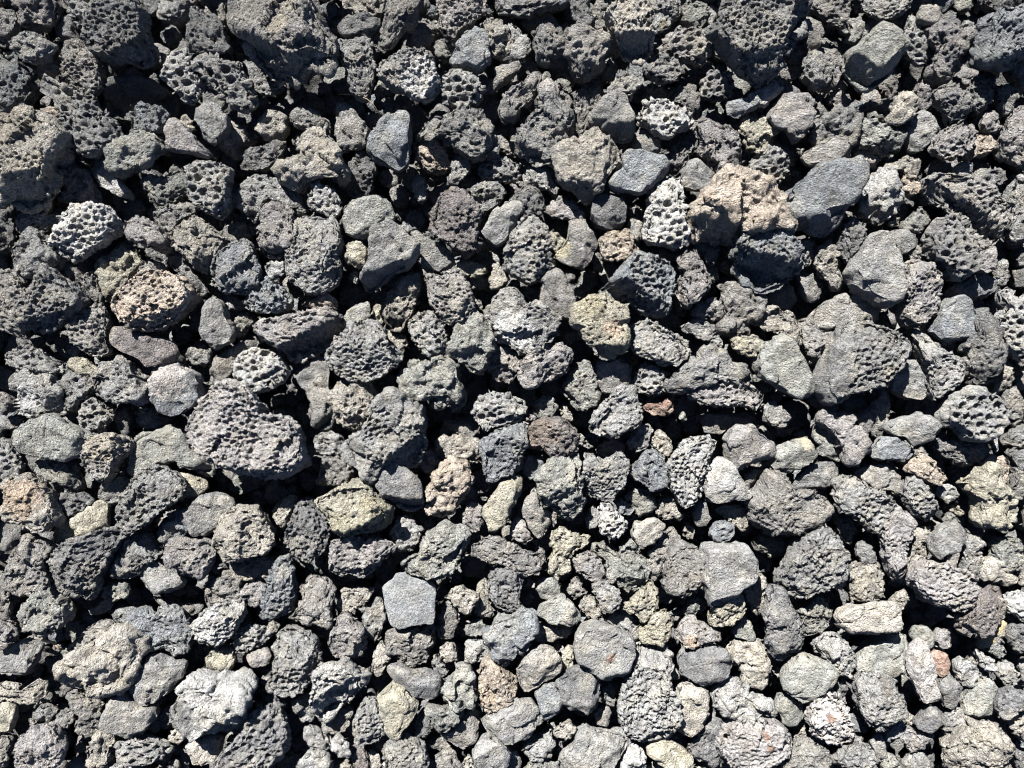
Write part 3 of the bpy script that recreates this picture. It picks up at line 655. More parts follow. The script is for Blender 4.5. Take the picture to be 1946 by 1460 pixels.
1082,420 1098,418 1113,420 1121,438 1128,451 1136,464 1131,484 1123,502 1110,515 1092,507 1072,500 1056,487 1067,469 1077,453 1082,438|s|n|2|dark fin-shaped stone with a tan left flank, right of the ring-pored stone
1039,441 1054,446 1074,448 1074,464 1062,479 1049,471 1041,453|c|y|0|
1123,387 1134,374 1154,369 1175,369 1185,382 1188,402 1188,423 1175,438 1154,441 1134,433 1123,415|s|d|2|round dark stone with a shadow over its left, below the freckled blue-grey slab
1190,428 1200,412 1213,412 1221,428 1218,446 1216,464 1203,453 1193,441|s|l|1|
1141,459 1152,446 1170,441 1190,438 1200,448 1208,464 1216,479 1206,489 1190,495 1170,497 1149,495 1139,479|f|o|2|pinkish tan block left of the tall pale cratered stone
1231,376 1241,356 1252,340 1272,338 1288,351 1295,371 1295,394 1298,418 1303,443 1301,464 1288,479 1267,471 1247,469 1229,469 1218,453 1224,428 1231,402|h|w|2|tall pale cratered stone with ragged holes, left of the orange craggy boulder
1301,397 1316,389 1326,374 1337,353 1349,340 1375,335 1406,340 1426,346 1447,358 1462,376 1478,397 1493,418 1504,438 1493,459 1468,453 1442,446 1421,453 1396,459 1375,464 1344,456 1319,446 1306,423|c|o|2|large orange-tan craggy boulder, the most colourful stone, upper right
1383,477 1393,459 1411,443 1434,430 1457,425 1483,425 1493,438 1501,464 1514,489 1522,510 1504,531 1483,543 1457,554 1437,556 1421,541 1403,520 1393,500|m|b|2|dark block with a sunlit pitted top and black shaded front, below the orange boulder
1303,464 1324,456 1349,456 1365,464 1365,489 1357,505 1342,505 1329,489 1308,474|m|g|1|
1293,489 1303,474 1319,474 1329,489 1339,507 1349,525 1352,546 1339,561 1324,577 1308,587 1298,572 1293,551 1295,525 1290,505|f|p|2|upright pinkish grey stone right of the big blue-grey stone with round pits
1329,484 1349,495 1362,510 1367,531 1355,541 1344,520 1334,505|s|v|0|
1365,500 1380,489 1396,505 1385,520 1367,520|f|v|0|
1136,554 1157,538 1177,518 1190,500 1203,484 1224,487 1247,492 1270,500 1280,520 1277,546 1270,567 1267,587 1254,605 1231,597 1211,585 1190,567 1164,561|m|b|2|big blue-grey stone with sparse round pits and a sharp ridge, right of centre
1234,484 1247,474 1267,477 1285,487 1288,500 1267,500 1247,492|f|t|0|
1285,510 1293,525 1293,546 1301,577 1298,592 1288,592 1280,577 1283,541|f|t|0|
1126,489 1139,477 1149,500 1144,520 1131,515|f|n|0|
1026,546 1036,525 1049,507 1062,515 1074,531 1087,546 1092,561 1092,587 1090,605 1072,605 1054,592 1036,582 1026,569|s|n|2|grey-brown triangular stone standing left of the yellowish block
1092,587 1108,574 1128,567 1149,564 1170,572 1188,579 1193,597 1190,621 1188,644 1180,664 1164,677 1144,674 1126,659 1110,644 1105,623 1087,618 1090,603|f|y|2|yellowish block with a rusty crack across it, right of centre
1069,646 1082,631 1103,628 1113,633 1103,646 1082,654|f|y|0|
1190,628 1206,615 1226,608 1247,613 1262,626 1283,636 1303,649 1311,669 1303,687 1283,698 1257,698 1236,687 1216,680 1198,664 1190,646|m|l|2|light grey humped pitted stone right of the yellowish block
1313,597 1326,579 1344,569 1362,567 1375,582 1380,600 1370,613 1349,610 1329,608|f|g|1|
1293,623 1308,608 1334,608 1355,615 1367,628 1355,644 1334,649 1313,638|m|g|1|
1365,546 1380,538 1396,546 1416,543 1432,556 1450,572 1442,587 1437,605 1421,626 1401,636 1375,633 1373,613 1380,592 1370,567|c|n|1|brown craggy stone below the dark sunlit-topped block
1385,644 1401,636 1421,638 1442,641 1455,651 1447,669 1426,680 1406,672 1391,659|f|y|2|
1428,613 1436,592 1451,582 1477,587 1497,595 1513,610 1521,633 1521,659 1508,662 1492,649 1482,633 1461,631 1446,628|f|t|1|tan-topped rounded stone right of the brown craggy stone
1436,669 1446,651 1461,644 1482,636 1497,646 1513,664 1526,685 1536,708 1544,731 1538,752 1518,759 1492,746 1467,728 1446,716 1433,695|s|v|2|smooth olive-grey stone with a dark dent, left of the big half-pitted boulder
985,695 1000,677 1021,664 1046,651 1067,656 1085,669 1085,687 1072,705 1051,721 1026,731 1000,734 990,716|f|p|2|pinkish brown stone with a shaded right side, below the two-lobed white-crusted stone
1067,741 1077,721 1085,705 1098,692 1113,687 1126,700 1128,736 1136,757 1139,770 1118,775 1098,780 1082,762|f|v|1|olive-grey rough stone left of the flat brown heart-shaped stone
1126,698 1139,685 1159,685 1180,672 1193,680 1200,700 1198,721 1185,736 1164,744 1144,744 1128,726|s|n|1|flat brown-grey heart-shaped stone below the yellowish block
1206,710 1218,692 1239,687 1252,698 1267,710 1267,731 1257,746 1231,754 1211,746 1200,731|h|g|1|grey coral-like holey stone just below the light grey humped stone
1270,721 1288,705 1308,695 1329,685 1339,667 1355,662 1365,674 1383,669 1391,690 1411,698 1426,713 1437,726 1416,726 1385,723 1349,726 1324,736 1298,741 1272,739|c|g|2|large craggy grey stone with many ridges, right of the coral-like holey stone
1087,556 1103,541 1121,551 1118,567 1098,569|f|n|0|
1342,649 1357,636 1375,644 1370,662 1349,664|f|l|1|
1479,392 1497,382 1492,371 1523,346 1544,328 1569,325 1595,315 1626,312 1636,325 1636,351 1628,371 1621,392 1600,407 1585,428 1569,446 1544,446 1523,433 1503,430 1492,412|s|b|2|big flat bluish slab right of the orange craggy boulder
1631,376 1641,351 1657,330 1682,328 1703,340 1713,356 1713,382 1711,402 1693,407 1677,412 1667,428 1646,418 1626,400|c|w|1|whitish ragged stone right of the big flat bluish slab
1708,346 1723,333 1741,338 1752,356 1747,369 1729,374 1711,369|f|o|1|
1747,346 1765,333 1790,330 1821,340 1852,353 1878,369 1901,384 1919,394 1914,418 1903,438 1893,459 1878,471 1857,469 1847,448 1837,428 1821,407 1801,397 1775,384 1754,369|m|n|2|long brown-grey pitted slab slanting down to the right edge, upper right
1908,387 1919,361 1934,340 1957,335 1957,448 1939,464 1919,464 1903,448 1914,423|f|l|1|light grey rough stone on the right edge beside the long pitted slab
1595,438 1603,420 1616,410 1628,418 1639,436 1639,453 1634,474 1621,489 1608,505 1598,489 1592,464|m|d|2|dark pitted oval standing left of the large pale blue-white stone
1708,433 1723,412 1739,400 1754,397 1762,418 1765,433 1744,443 1723,438|f|v|1|
1688,428 1698,412 1711,412 1708,430|f|t|1|
1757,448 1772,430 1788,412 1806,405 1824,410 1834,428 1842,448 1849,471 1849,495 1844,515 1829,528 1811,538 1793,525 1777,507 1762,492 1754,469|h|d|2|big dark stone with many ragged holes under the long pitted slab
1600,518 1613,500 1626,479 1636,459 1657,448 1677,446 1690,464 1698,482 1703,505 1706,531 1703,556 1698,574 1682,585 1662,579 1641,569 1621,554 1605,538|s|l|2|large pale blue-white stone with a smooth freckled face, right side
1682,448 1695,436 1718,436 1736,443 1747,459 1734,469 1721,479 1706,487 1695,474|s|g|1|
1718,479 1734,464 1754,469 1759,484 1739,495 1721,492|f|w|1|
1718,507 1734,495 1752,497 1767,510 1780,525 1785,541 1780,559 1780,579 1772,597 1754,613 1736,628 1718,621 1706,603 1703,582 1711,561 1706,536 1713,520|m|p|2|tall pinkish pitted stone right of the large pale blue-white stone
1508,459 1523,453 1541,456 1546,474 1546,495 1538,510 1523,507 1513,489|f|n|1|
1546,479 1562,469 1577,456 1587,451 1592,474 1595,500 1590,515 1600,536 1595,554 1580,546 1564,531 1551,510|f|t|1|tan triangular stone left of the dark pitted oval
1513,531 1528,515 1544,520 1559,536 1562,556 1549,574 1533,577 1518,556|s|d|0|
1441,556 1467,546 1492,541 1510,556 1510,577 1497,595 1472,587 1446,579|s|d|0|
1538,608 1551,587 1574,572 1600,564 1626,564 1649,574 1667,587 1670,603 1662,623 1641,626 1610,613 1590,618 1569,628 1549,618|s|n|1|flat dark oval stone below the large pale blue-white stone
1546,723 1554,700 1564,674 1574,649 1582,628 1592,615 1613,610 1636,613 1657,621 1677,626 1695,638 1706,656 1706,674 1695,692 1682,710 1667,726 1646,736 1626,746 1595,759 1569,767 1554,746|m|g|2|big grey boulder, smooth left and pitted right, under the flat dark oval
1518,613 1531,608 1549,621 1574,631 1572,651 1564,672 1554,695 1541,698 1533,680 1526,654 1521,633|f|n|1|brown wedge squeezed between the big half-pitted boulder and smooth olive-grey stone
1759,628 1770,608 1783,585 1801,569 1821,564 1837,574 1847,592 1852,613 1842,633 1821,649 1795,656 1775,649|s|b|2|smooth bluish stone with dark dents, right of the tall pinkish pitted stone
1793,559 1808,543 1829,533 1849,528 1870,525 1885,536 1891,554 1878,564 1857,572 1842,577 1824,564 1806,567|s|b|1|blue-grey smooth stone below the big dark ragged-holed stone
1852,489 1862,479 1878,471 1891,471 1888,492 1893,507 1883,518 1865,523 1852,515|m|p|2|
1888,500 1903,492 1916,495 1914,515 1919,533 1903,543 1888,538 1883,523 1893,510|f|l|1|
1831,597 1847,582 1867,592 1883,608 1888,628 1891,654 1896,674 1891,700 1888,721 1873,734 1852,734 1834,716 1824,690 1821,664 1831,638 1847,626|f|d|2|tall dark fine-pitted stone left of the cream stone and right-edge honeycomb
1896,556 1914,551 1934,561 1957,561 1957,690 1934,680 1914,664 1896,638 1891,608 1903,587|h|l|2|brownish honeycomb stone cut off by the right edge, midway down
1734,638 1741,628 1757,636 1770,654 1785,667 1806,669 1816,680 1819,700 1816,721 1806,734 1790,752 1770,762 1759,736 1759,710 1749,685 1739,664|m|l|2|light grey pitted stone leaning left of the tall dark fine-pitted stone
1677,726 1693,705 1703,687 1718,680 1734,685 1749,690 1759,716 1759,746 1749,762 1718,757 1693,746|s|l|1|pale stone half in shadow, right of the big half-pitted boulder
1893,680 1908,680 1919,700 1921,726 1914,741 1898,752 1883,746 1888,721 1893,700|f|t|1|
1777,556 1790,541 1795,567 1785,577|f|g|0|
1921,479 1939,469 1957,469 1957,505 1934,505|f|g|0|
1924,515 1957,510 1957,546 1929,546|s|d|0|
36,727 41,701 62,699 87,701 108,707 113,727 128,737 134,763 128,784 113,791 92,784 67,789 41,784 36,758|f|w|1|small white-topped stone near the left edge, above the large dark dimpled stone
113,722 128,707 154,709 175,717 185,732 175,753 154,768 139,784 128,779 128,743|f|g|1|grey-brown stone between the white-topped stone and the pale pinkish white one
-5,743 10,748 26,758 31,768 15,784 -5,786|f|n|1|
285,722 290,701 308,691 334,691 360,699 378,712 385,732 383,758 367,776 349,789 329,794 308,784 298,763 293,743|s|b|2|rounded stone with blue sides and a cream top, left of centre
391,773 406,758 421,745 447,737 473,743 493,758 509,773 511,794 529,794 550,794 570,809 586,830 594,856 586,876 565,892 534,902 509,907 488,897 462,892 437,886 411,876 385,861 370,840 365,820 380,799|m|p|2|biggest pinkish grey slab with wrinkled pits and a shadowed underside, left of centre
254,840 267,827 293,822 319,814 344,814 360,830 370,850 385,866 406,876 406,897 393,910 375,897 355,892 334,876 308,881 283,892 257,907 249,892 254,866|s|v|1|smooth grey stone continuing the left end of the biggest pinkish slab
149,791 159,768 180,755 195,768 216,773 221,791 206,804 200,820 180,830 159,827 154,809|h|g|1|small honeycomb stone under the pale pinkish white stone
252,784 267,773 293,773 303,789 324,794 313,809 288,814 265,809|h|p|0|
218,779 236,768 249,794 247,830 226,825|s|d|0|
28,835 36,820 57,804 77,789 95,786 118,797 139,812 159,822 172,832 170,850 154,868 134,876 108,871 87,871 62,866 39,856|s|v|2|large dark olive stone with a round dimple, near the left edge
64,881 82,868 108,871 134,876 149,876 144,897 154,922 139,933 113,925 87,912 67,902|f|v|1|grey-olive stone directly under the large dark dimpled stone
-5,835 10,840 26,856 36,868 46,884 41,902 26,912 13,928 -5,930|h|g|1|grey honeycomb stone cut by the left edge beside the dark dimpled stone
5,799 26,789 51,794 46,809 26,820 10,814|f|n|0|
159,861 170,840 185,827 206,822 231,827 247,838 249,856 236,871 224,881 216,902 200,917 180,907 162,886|m|n|2|two-tone stone, tan pitted top and bluish lower left, right of the dark dimpled stone
185,943 198,922 216,910 236,902 249,910 242,928 231,948 216,956 195,948|c|g|1|
252,912 267,892 288,881 313,884 334,897 347,912 357,928 344,943 324,958 303,971 283,987 267,1002 247,1010 229,999 224,979 226,958 236,938|m|g|2|diagonal pitted grey stone with a pale spot near its top, left side
339,899 355,897 375,907 393,917 396,928 380,940 365,948 349,938|s|y|1|
10,953 21,930 36,910 51,904 72,912 92,925 103,940 110,964 116,987 103,1002 87,1015 72,1002 46,997 26,989 8,974|f|t|2|round tan-centred stone near the left edge, below the left-edge honeycomb
110,935 128,928 149,935 170,943 185,948 170,956 159,969 139,979 123,987 118,969 116,951|m|d|1|
98,1023 108,999 128,987 149,974 164,958 190,951 208,956 206,979 213,999 195,1010 170,1015 149,1020 128,1033 108,1035|s|y|1|smooth yellow-brown slanting stone above the dark bluish crinkled stone
98,1064 113,1043 134,1028 154,1020 180,1010 206,1002 231,1005 244,1017 231,1035 216,1056 206,1077 195,1097 185,1123 170,1138 144,1133 118,1120 105,1097|m|d|2|big dark bluish stone with crinkled sharp-edged pits, lower left
242,1017 262,1015 288,1017 303,1030 306,1051 293,1066 275,1077 257,1092 231,1097 211,1092 216,1071 226,1046|f|g|1|grey rounded stone half shaded by the dark bluish crinkled stone
301,1010 311,989 326,976 344,974 357,989 362,1010 344,1023 324,1030 311,1041 303,1025|c|b|1|
349,971 365,958 383,943 403,935 429,943 450,956 442,974 427,989 411,1002 391,1017 373,1020 360,999|s|g|1|smooth grey slab left of the dome-shaped tan stone
411,1005 424,984 439,969 457,961 483,964 504,976 519,997 527,1017 519,1035 504,1048 483,1056 457,1059 432,1066 419,1046 414,1025|f|t|2|dome-shaped tan stone with fine grain, left of the egg-shaped dark pitted one
313,1051 324,1030 344,1023 370,1023 401,1023 421,1030 416,1051 401,1071 391,1092 370,1097 344,1087 324,1071|f|p|2|pinkish grey rounded stone with a few holes, lower left of the tan dome
265,1082 283,1069 298,1064 319,1077 339,1087 355,1102 344,1120 319,1128 288,1120 267,1107|s|g|1|smooth ribbed grey stone below the pinkish grey holed stone
21,1077 28,1051 41,1033 57,1017 77,1020 92,1025 103,1041 92,1056 98,1077 103,1097 87,1118 62,1128 36,1123 21,1107|f|n|2|upright brown-grey stone near the left edge, left of the dark bluish crinkled stone
-5,994 21,989 46,999 51,1025 31,1051 -5,1056|s|d|0|
432,1077 452,1064 478,1059 504,1056 524,1061 529,1082 514,1100 488,1107 457,1105 437,1097|f|t|1|tan grainy stone tucked below the dome-shaped tan stone
385,727 411,722 421,743 401,758 388,748|f|g|0|
585,773 605,768 626,773 636,794 641,814 626,820 605,817 592,799|f|n|0|
634,743 646,730 667,727 688,725 706,732 716,750 713,768 703,789 695,809 680,820 662,814 646,799 639,779 634,761|f|t|2|cream-topped oval stone left of the big grey stone at the centre
654,840 672,825 693,814 703,794 708,773 721,753 734,743 742,732 759,735 775,748 790,758 806,773 811,794 816,820 816,840 801,861 790,881 770,886 749,881 729,892 713,907 693,892 675,876 662,858|m|g|2|big grey stone at the centre, smooth on the left and pitted on the right
595,838 608,822 626,820 646,825 657,840 652,861 631,863 613,868 600,858|m|g|1|
610,881 621,868 636,863 657,863 670,876 675,897 677,912 657,917 636,922 621,928 608,917 610,899|f|n|1|brown-grey stone above the broad grey-topped stone with yellow crust
600,946 621,933 646,922 672,917 695,912 716,917 721,938 734,943 747,964 744,984 729,999 708,1007 682,1012 657,1017 641,1005 631,987 621,969 605,958|f|y|2|broad grey-topped stone with a thick yellow crust below
716,897 729,881 749,876 770,881 788,899 801,917 808,938 806,958 790,969 770,969 749,953 731,938 721,920|s|k|2|smooth dark blue-grey stone between the yellow-crusted and the salmon-tan stones
795,881 806,861 821,853 834,866 831,886 824,904 806,897|f|p|1|
824,845 837,832 857,827 878,825 898,832 911,850 916,868 903,876 883,871 862,866 842,871 826,861|c|t|1|tan lumpy stone just above the salmon-tan upright stone
837,814 844,794 867,794 893,794 911,809 914,830 888,825 857,825 831,832|f|n|0|
898,784 906,763 924,748 944,745 970,753 996,763 1001,784 991,799 965,809 929,814 906,804|h|g|2|grey coral-like stone with broad curled cells, near the centre
855,727 873,722 883,743 883,773 873,789 857,779 852,753|f|v|1|
919,830 939,814 965,804 986,799 996,814 996,840 993,866 983,886 965,902 944,912 929,917 919,897 916,871 914,850|f|b|2|upright blue-grey fine-pitted stone below the grey coral-like stone
811,938 821,920 831,902 839,886 855,876 867,871 885,879 896,892 898,910 888,925 873,938 867,958 857,976 837,976 816,969 811,953|c|o|2|salmon-tan ragged upright stone near the centre
873,938 893,922 906,938 903,953 883,958 867,953|s|b|0|
944,928 955,910 970,902 988,907 993,928 986,948 970,964 965,984 955,1005 939,1015 927,1005 919,984 919,964 932,946|s|y|2|slender yellow-olive stone below the upright blue-grey fine-pitted stone
878,966 891,953 906,951 916,966 921,984 916,1002 901,1015 885,1005 878,987|f|p|1|
541,1017 546,997 557,974 569,953 590,946 608,956 621,971 628,994 628,1017 618,1038 605,1053 587,1061 569,1051 551,1035|m|d|2|egg-shaped dark stone with round pits, below the yellow-crusted stone
518,971 531,953 551,940 569,951 557,974 546,994 533,1010 521,989|f|t|1|
528,1035 544,1028 564,1046 564,1059 539,1056|f|n|0|
628,1056 634,1030 652,1020 672,1012 698,1020 724,1020 747,1028 757,1038 744,1051 729,1066 708,1087 693,1097 667,1087 646,1092 631,1082|m|p|2|pinkish shield-shaped stone with a sunlit pitted face, above the pale pentagonal slab
747,999 757,976 772,974 788,989 801,1005 798,1025 783,1041 762,1046 747,1033 739,1015|f|l|1|light grey stone right of the pinkish shield-shaped stone
808,1030 821,1010 842,999 862,999 883,997 893,1015 888,1035 873,1056 867,1077 852,1097 826,1102 801,1092 775,1087 757,1077 770,1056 795,1048|f|v|2|large pale olive stone directly above the pale pentagonal slab
803,994 816,979 831,999 821,1015 806,1010|f|d|0|
897,1035 913,1020 933,1017 954,1025 974,1035 1000,1043 1026,1048 1039,1066 1033,1087 1015,1095 995,1092 969,1082 943,1071 918,1066 897,1056|f|n|2|long brown-grey knuckled stone right of the large pale olive stone
929,1095 944,1075 970,1070 986,1075 993,1100 988,1126 986,1152 965,1157 944,1147 929,1131|m|d|2|dark upright spongy stone below the long knuckled stone
1013,768 1028,755 1046,753 1059,766 1062,781 1051,794 1031,799 1018,786|f|v|1|
1062,779 1069,763 1082,779 1092,797 1082,804 1067,797|f|t|0|
1113,817 1123,799 1136,781 1144,763 1159,750 1180,740 1198,737 1208,755 1216,779 1218,799 1208,812 1185,817 1159,827 1139,832 1121,827|f|l|2|light grey wedge-shaped stone left of the small reddish stone
1224,773 1236,766 1252,773 1262,768 1267,750 1280,758 1285,773 1272,784 1257,789 1241,791 1229,784|c|R|1|
1303,748 1319,730 1349,722 1385,727 1421,732 1447,748 1452,766 1437,779 1411,773 1380,773 1349,771 1324,761|m|p|2|long ledge of shallow scalloped pits above the black gap, right of centre
1288,794 1298,784 1306,797 1295,802|f|v|1|
997,817 1010,802 1036,797 1062,794 1085,802 1100,814 1100,835 1090,853 1069,861 1049,861 1028,850 1008,848 1000,832|f|r|2|brown-topped dark stone right of the upright blue-grey fine-pitted stone
1190,843 1200,822 1216,807 1234,804 1244,814 1236,832 1231,850 1216,858 1200,856|h|g|1|
1128,856 1144,840 1159,830 1180,835 1193,850 1180,863 1159,868 1139,868|h|g|0|
1241,825 1254,814 1267,825 1275,845 1277,861 1267,871 1254,863 1241,850 1234,840|m|t|1|
1270,886 1275,866 1288,848 1303,835 1324,832 1344,825 1360,838 1352,858 1347,876 1342,897 1337,917 1331,938 1321,956 1303,964 1290,948 1277,928 1272,907|m|w|2|cream pitted wedge pointing down, right of centre
1370,835 1383,817 1401,807 1421,809 1442,825 1462,840 1470,861 1457,871 1437,879 1416,886 1398,892 1383,881 1378,861 1373,845|s|p|2|pinkish slab with a thin reddish lower edge, right of the cream pitted wedge
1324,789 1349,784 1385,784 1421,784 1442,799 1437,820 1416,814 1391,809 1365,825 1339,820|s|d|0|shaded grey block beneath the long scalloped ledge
992,886 1003,866 1018,863 1033,871 1033,892 1026,907 1008,910 995,899|s|b|1|
1026,907 1033,884 1044,866 1059,861 1080,861 1098,863 1105,881 1103,902 1108,928 1108,953 1103,974 1087,989 1067,979 1049,966 1031,958 1023,938|f|v|2|large olive lumpy stone below the brown-topped dark stone
1105,876 1113,858 1126,863 1139,876 1159,871 1170,858 1185,858 1195,876 1198,892 1190,912 1180,928 1167,948 1146,953 1123,946 1110,928 1108,902|m|l|2|light grey two-horned pitted stone right of the large olive lumpy stone
1200,892 1211,876 1226,861 1244,856 1257,868 1265,886 1270,907 1265,925 1247,933 1229,922 1211,912 1198,904|f|b|2|dark blue mottled stone left of the cream pitted wedge
1337,907 1347,886 1360,874 1375,871 1391,886 1406,904 1421,922 1426,943 1414,948 1391,946 1370,953 1349,953 1337,933|s|l|2|pale smooth stone with a stepped base, right of the cream pitted wedge
1420,917 1436,897 1456,892 1477,907 1497,922 1515,933 1533,925 1554,938 1567,953 1574,974 1569,989 1549,999 1531,1012 1518,1020 1492,1015 1467,1010 1446,1005 1425,989 1420,953|f|n|2|broad brown-grey flat stone above the scalloped pitted stone, right side
1185,943 1195,928 1216,925 1231,930 1241,948 1247,966 1236,979 1216,979 1200,966|f|v|1|
1244,964 1254,948 1270,940 1283,953 1293,969 1301,979 1283,987 1259,989 1247,979|f|t|1|
1164,953 1180,946 1198,953 1206,969 1195,982 1177,974|f|b|1|
1134,969 1141,953 1159,953 1170,971 1182,982 1193,997 1190,1012 1175,1020 1157,1020 1141,1010 1136,989|h|w|2|small white honeycomb stone right of the large olive lumpy stone's foot
1110,984 1118,966 1131,958 1136,979 1136,999 1118,1007|h|g|1|
990,969 1000,948 1015,928 1023,938 1028,961 1049,976 1046,994 1036,1015 1021,1025 1008,1005 995,984|s|n|1|brown-grey leaf-shaped stone left of the large olive lumpy stone
969,999 979,982 992,984 1003,1005 1013,1025 1000,1035 982,1028 969,1015|h|p|1|
1316,974 1324,956 1337,946 1347,964 1352,984 1342,999 1326,1002 1319,989|s|g|1|
1352,969 1367,958 1391,958 1411,961 1424,964 1424,989 1421,1010 1406,1007 1388,989 1367,979|f|t|1|
1347,1010 1357,994 1375,989 1391,997 1393,1015 1383,1028 1365,1033 1352,1025|m|b|2|
1198,1007 1208,992 1229,984 1247,984 1259,994 1257,1015 1244,1030 1224,1038 1208,1030 1200,1020|s|t|2|
1190,979 1206,971 1216,984 1200,994|f|t|0|
1295,1005 1306,989 1319,1005 1316,1025 1301,1023|f|t|0|
1231,1046 1247,1025 1265,1010 1280,1002 1293,1020 1293,1035 1277,1046 1265,1066 1257,1092 1241,1102 1229,1077|f|n|1|brown rough stone left of the flat brown triangular stone, below the tan pebble
1265,1066 1277,1046 1298,1033 1319,1033 1329,1051 1329,1082 1331,1107 1324,1123 1303,1138 1283,1133 1262,1113 1259,1087|f|n|2|flat brown triangular stone touching the left of the flat-faced grey stone
1329,1056 1337,1035 1357,1033 1380,1030 1401,1025 1421,1035 1432,1056 1429,1082 1424,1097 1401,1107 1380,1128 1360,1143 1342,1143 1331,1123 1331,1092|s|g|2|flat-faced grey stone with a straight top edge, lower right of centre
1049,1010 1062,999 1082,1010 1108,1015 1123,1025 1113,1038 1092,1048 1082,1066 1087,1082 1067,1092 1046,1087 1041,1071 1049,1051 1051,1030|f|y|1|yellowish branching stone below the large olive lumpy stone
1087,1061 1103,1048 1123,1048 1141,1061 1149,1082 1164,1097 1154,1113 1128,1102 1108,1092 1092,1079|f|p|1|pinkish rough stone right of the yellowish branching stone
1126,1041 1144,1030 1170,1046 1190,1030 1200,1025 1213,1046 1229,1061 1231,1082 1229,1107 1211,1123 1190,1123 1170,1107 1154,1087 1144,1061|f|v|1|large pale olive wedge under the smooth tan pebble
1425,1025 1446,1020 1472,1020 1497,1025 1503,1041 1487,1056 1461,1056 1436,1046|f|v|0|
1411,1106 1426,1090 1447,1090 1457,1111 1455,1136 1450,1162 1442,1172 1429,1157 1416,1136|f|t|1|
1451,773 1461,758 1477,763 1492,779 1505,799 1497,809 1482,814 1461,809 1449,799|f|g|1|
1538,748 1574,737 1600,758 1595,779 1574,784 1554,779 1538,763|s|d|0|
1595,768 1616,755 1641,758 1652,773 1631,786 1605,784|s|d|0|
1551,799 1564,786 1585,779 1600,781 1616,794 1628,807 1634,825 1641,840 1649,853 1644,871 1631,886 1618,889 1605,876 1600,850 1585,830 1569,809|c|p|2|pinkish brown knobbly stone slanting beside a grey smooth stone, right side
1544,830 1549,809 1562,807 1577,817 1592,832 1603,850 1603,871 1590,876 1569,868 1551,866 1554,845|s|v|1|grey-green smooth stone lying against the left of the knobbly pinkish brown one
1657,799 1652,779 1662,753 1672,735 1682,748 1680,773 1682,804 1680,827 1662,830 1657,814|c|n|1|
1623,789 1641,776 1657,779 1657,809 1652,830 1639,830 1631,814|s|g|1|
1682,814 1695,802 1716,791 1741,786 1765,791 1780,807 1783,822 1765,835 1744,845 1729,845 1711,832 1690,825|s|g|2|flat grey stone left of the disc-shaped honeycomb
1780,789 1788,768 1801,748 1821,735 1844,735 1865,748 1883,758 1891,779 1896,799 1883,814 1867,830 1849,840 1829,835 1811,817 1790,807|h|g|2|disc-shaped stone whose face is a large honeycomb of cells, far right
1762,843 1775,830 1795,827 1816,835 1837,845 1857,840 1878,838 1885,856 1875,874 1857,884 1831,884 1806,876 1780,863|f|d|1|dark grainy stone lying just below the disc-shaped honeycomb
1906,763 1916,737 1932,735 1939,758 1942,789 1934,809 1919,809 1906,794|f|n|1|
1652,858 1662,840 1677,830 1698,832 1718,843 1736,853 1741,861 1723,871 1700,876 1672,874 1654,868|s|b|2|small pointed blue-grey stone right of the knobbly pinkish brown stone
1723,881 1736,868 1752,858 1765,871 1780,889 1798,902 1803,915 1790,925 1770,920 1749,910 1734,899 1721,892|f|o|2|orange triangular stone below the flat grey stone, far right
1459,879 1472,856 1492,840 1513,835 1533,832 1544,845 1546,866 1538,879 1521,886 1497,897 1472,897|s|v|2|ribbed grey stone with a yellow top corner, left of the grey-green smooth stone
1503,922 1515,902 1531,884 1554,879 1580,879 1595,892 1590,907 1574,922 1564,938 1549,928 1523,933|s|d|1|smooth dark stone at the top of the long pitted spine-like stone
1621,899 1636,889 1657,881 1682,879 1695,892 1706,910 1713,928 1711,948 1698,938 1677,933 1657,928 1636,912|s|n|1|smooth brown-grey stone right of the top of the long pitted spine-like stone
1574,943 1585,917 1600,902 1621,902 1634,917 1652,928 1677,930 1693,948 1698,969 1682,989 1667,1010 1646,1005 1631,987 1610,974 1590,958|m|l|2|long pitted spine-like stone, its broad upper half, right side
1693,953 1713,969 1729,987 1729,1010 1718,1030 1711,1056 1716,1087 1703,1107 1688,1092 1677,1056 1672,1025 1672,999 1682,974|m|p|2|ridged pinkish pitted stone running down from the long spine-like stone
1713,917 1726,902 1741,912 1757,928 1770,943 1777,964 1777,984 1762,992 1741,982 1726,969 1716,948|m|g|2|grey pitted oval leaning below the orange triangular stone
1770,928 1785,917 1806,920 1824,933 1819,946 1798,948 1780,943|h|l|1|
1819,915 1831,907 1852,907 1867,892 1888,886 1898,907 1903,928 1919,948 1932,969 1924,994 1908,1005 1888,994 1873,1010 1857,994 1847,974 1849,953 1831,935|c|y|2|large yellowish craggy stone near the right edge
1865,881 1880,868 1898,866 1914,876 1921,897 1914,917 1898,912 1888,897 1867,892|f|o|1|
1908,861 1929,850 1957,850 1957,943 1934,948 1914,938 1924,912 1924,886|f|g|1|
1898,840 1914,825 1934,809 1957,807 1957,850 1934,850|f|g|1|
1862,835 1878,820 1896,830 1898,856 1888,866 1883,845|f|w|0|
1801,969 1811,953 1831,958 1837,974 1819,979|f|y|0|
1788,989 1801,974 1821,984 1824,999 1801,994|f|v|0|
1767,1017 1780,1002 1801,994 1821,997 1831,1015 1831,1035 1811,1048 1790,1056 1775,1061 1765,1041|s|g|2|smooth grey stone below the grey pitted oval, right side
1726,1010 1744,999 1765,1002 1770,1020 1765,1046 1749,1066 1729,1087 1718,1077 1716,1051 1721,1025|f|t|1|tan rough stone between the ridged pinkish and the smooth grey stone
1826,1030 1839,1010 1855,1015 1862,1035 1862,1066 1857,1097 1842,1102 1829,1087 1824,1061|f|g|1|upright dark grey stone left of the pale crumbly stone, lower right
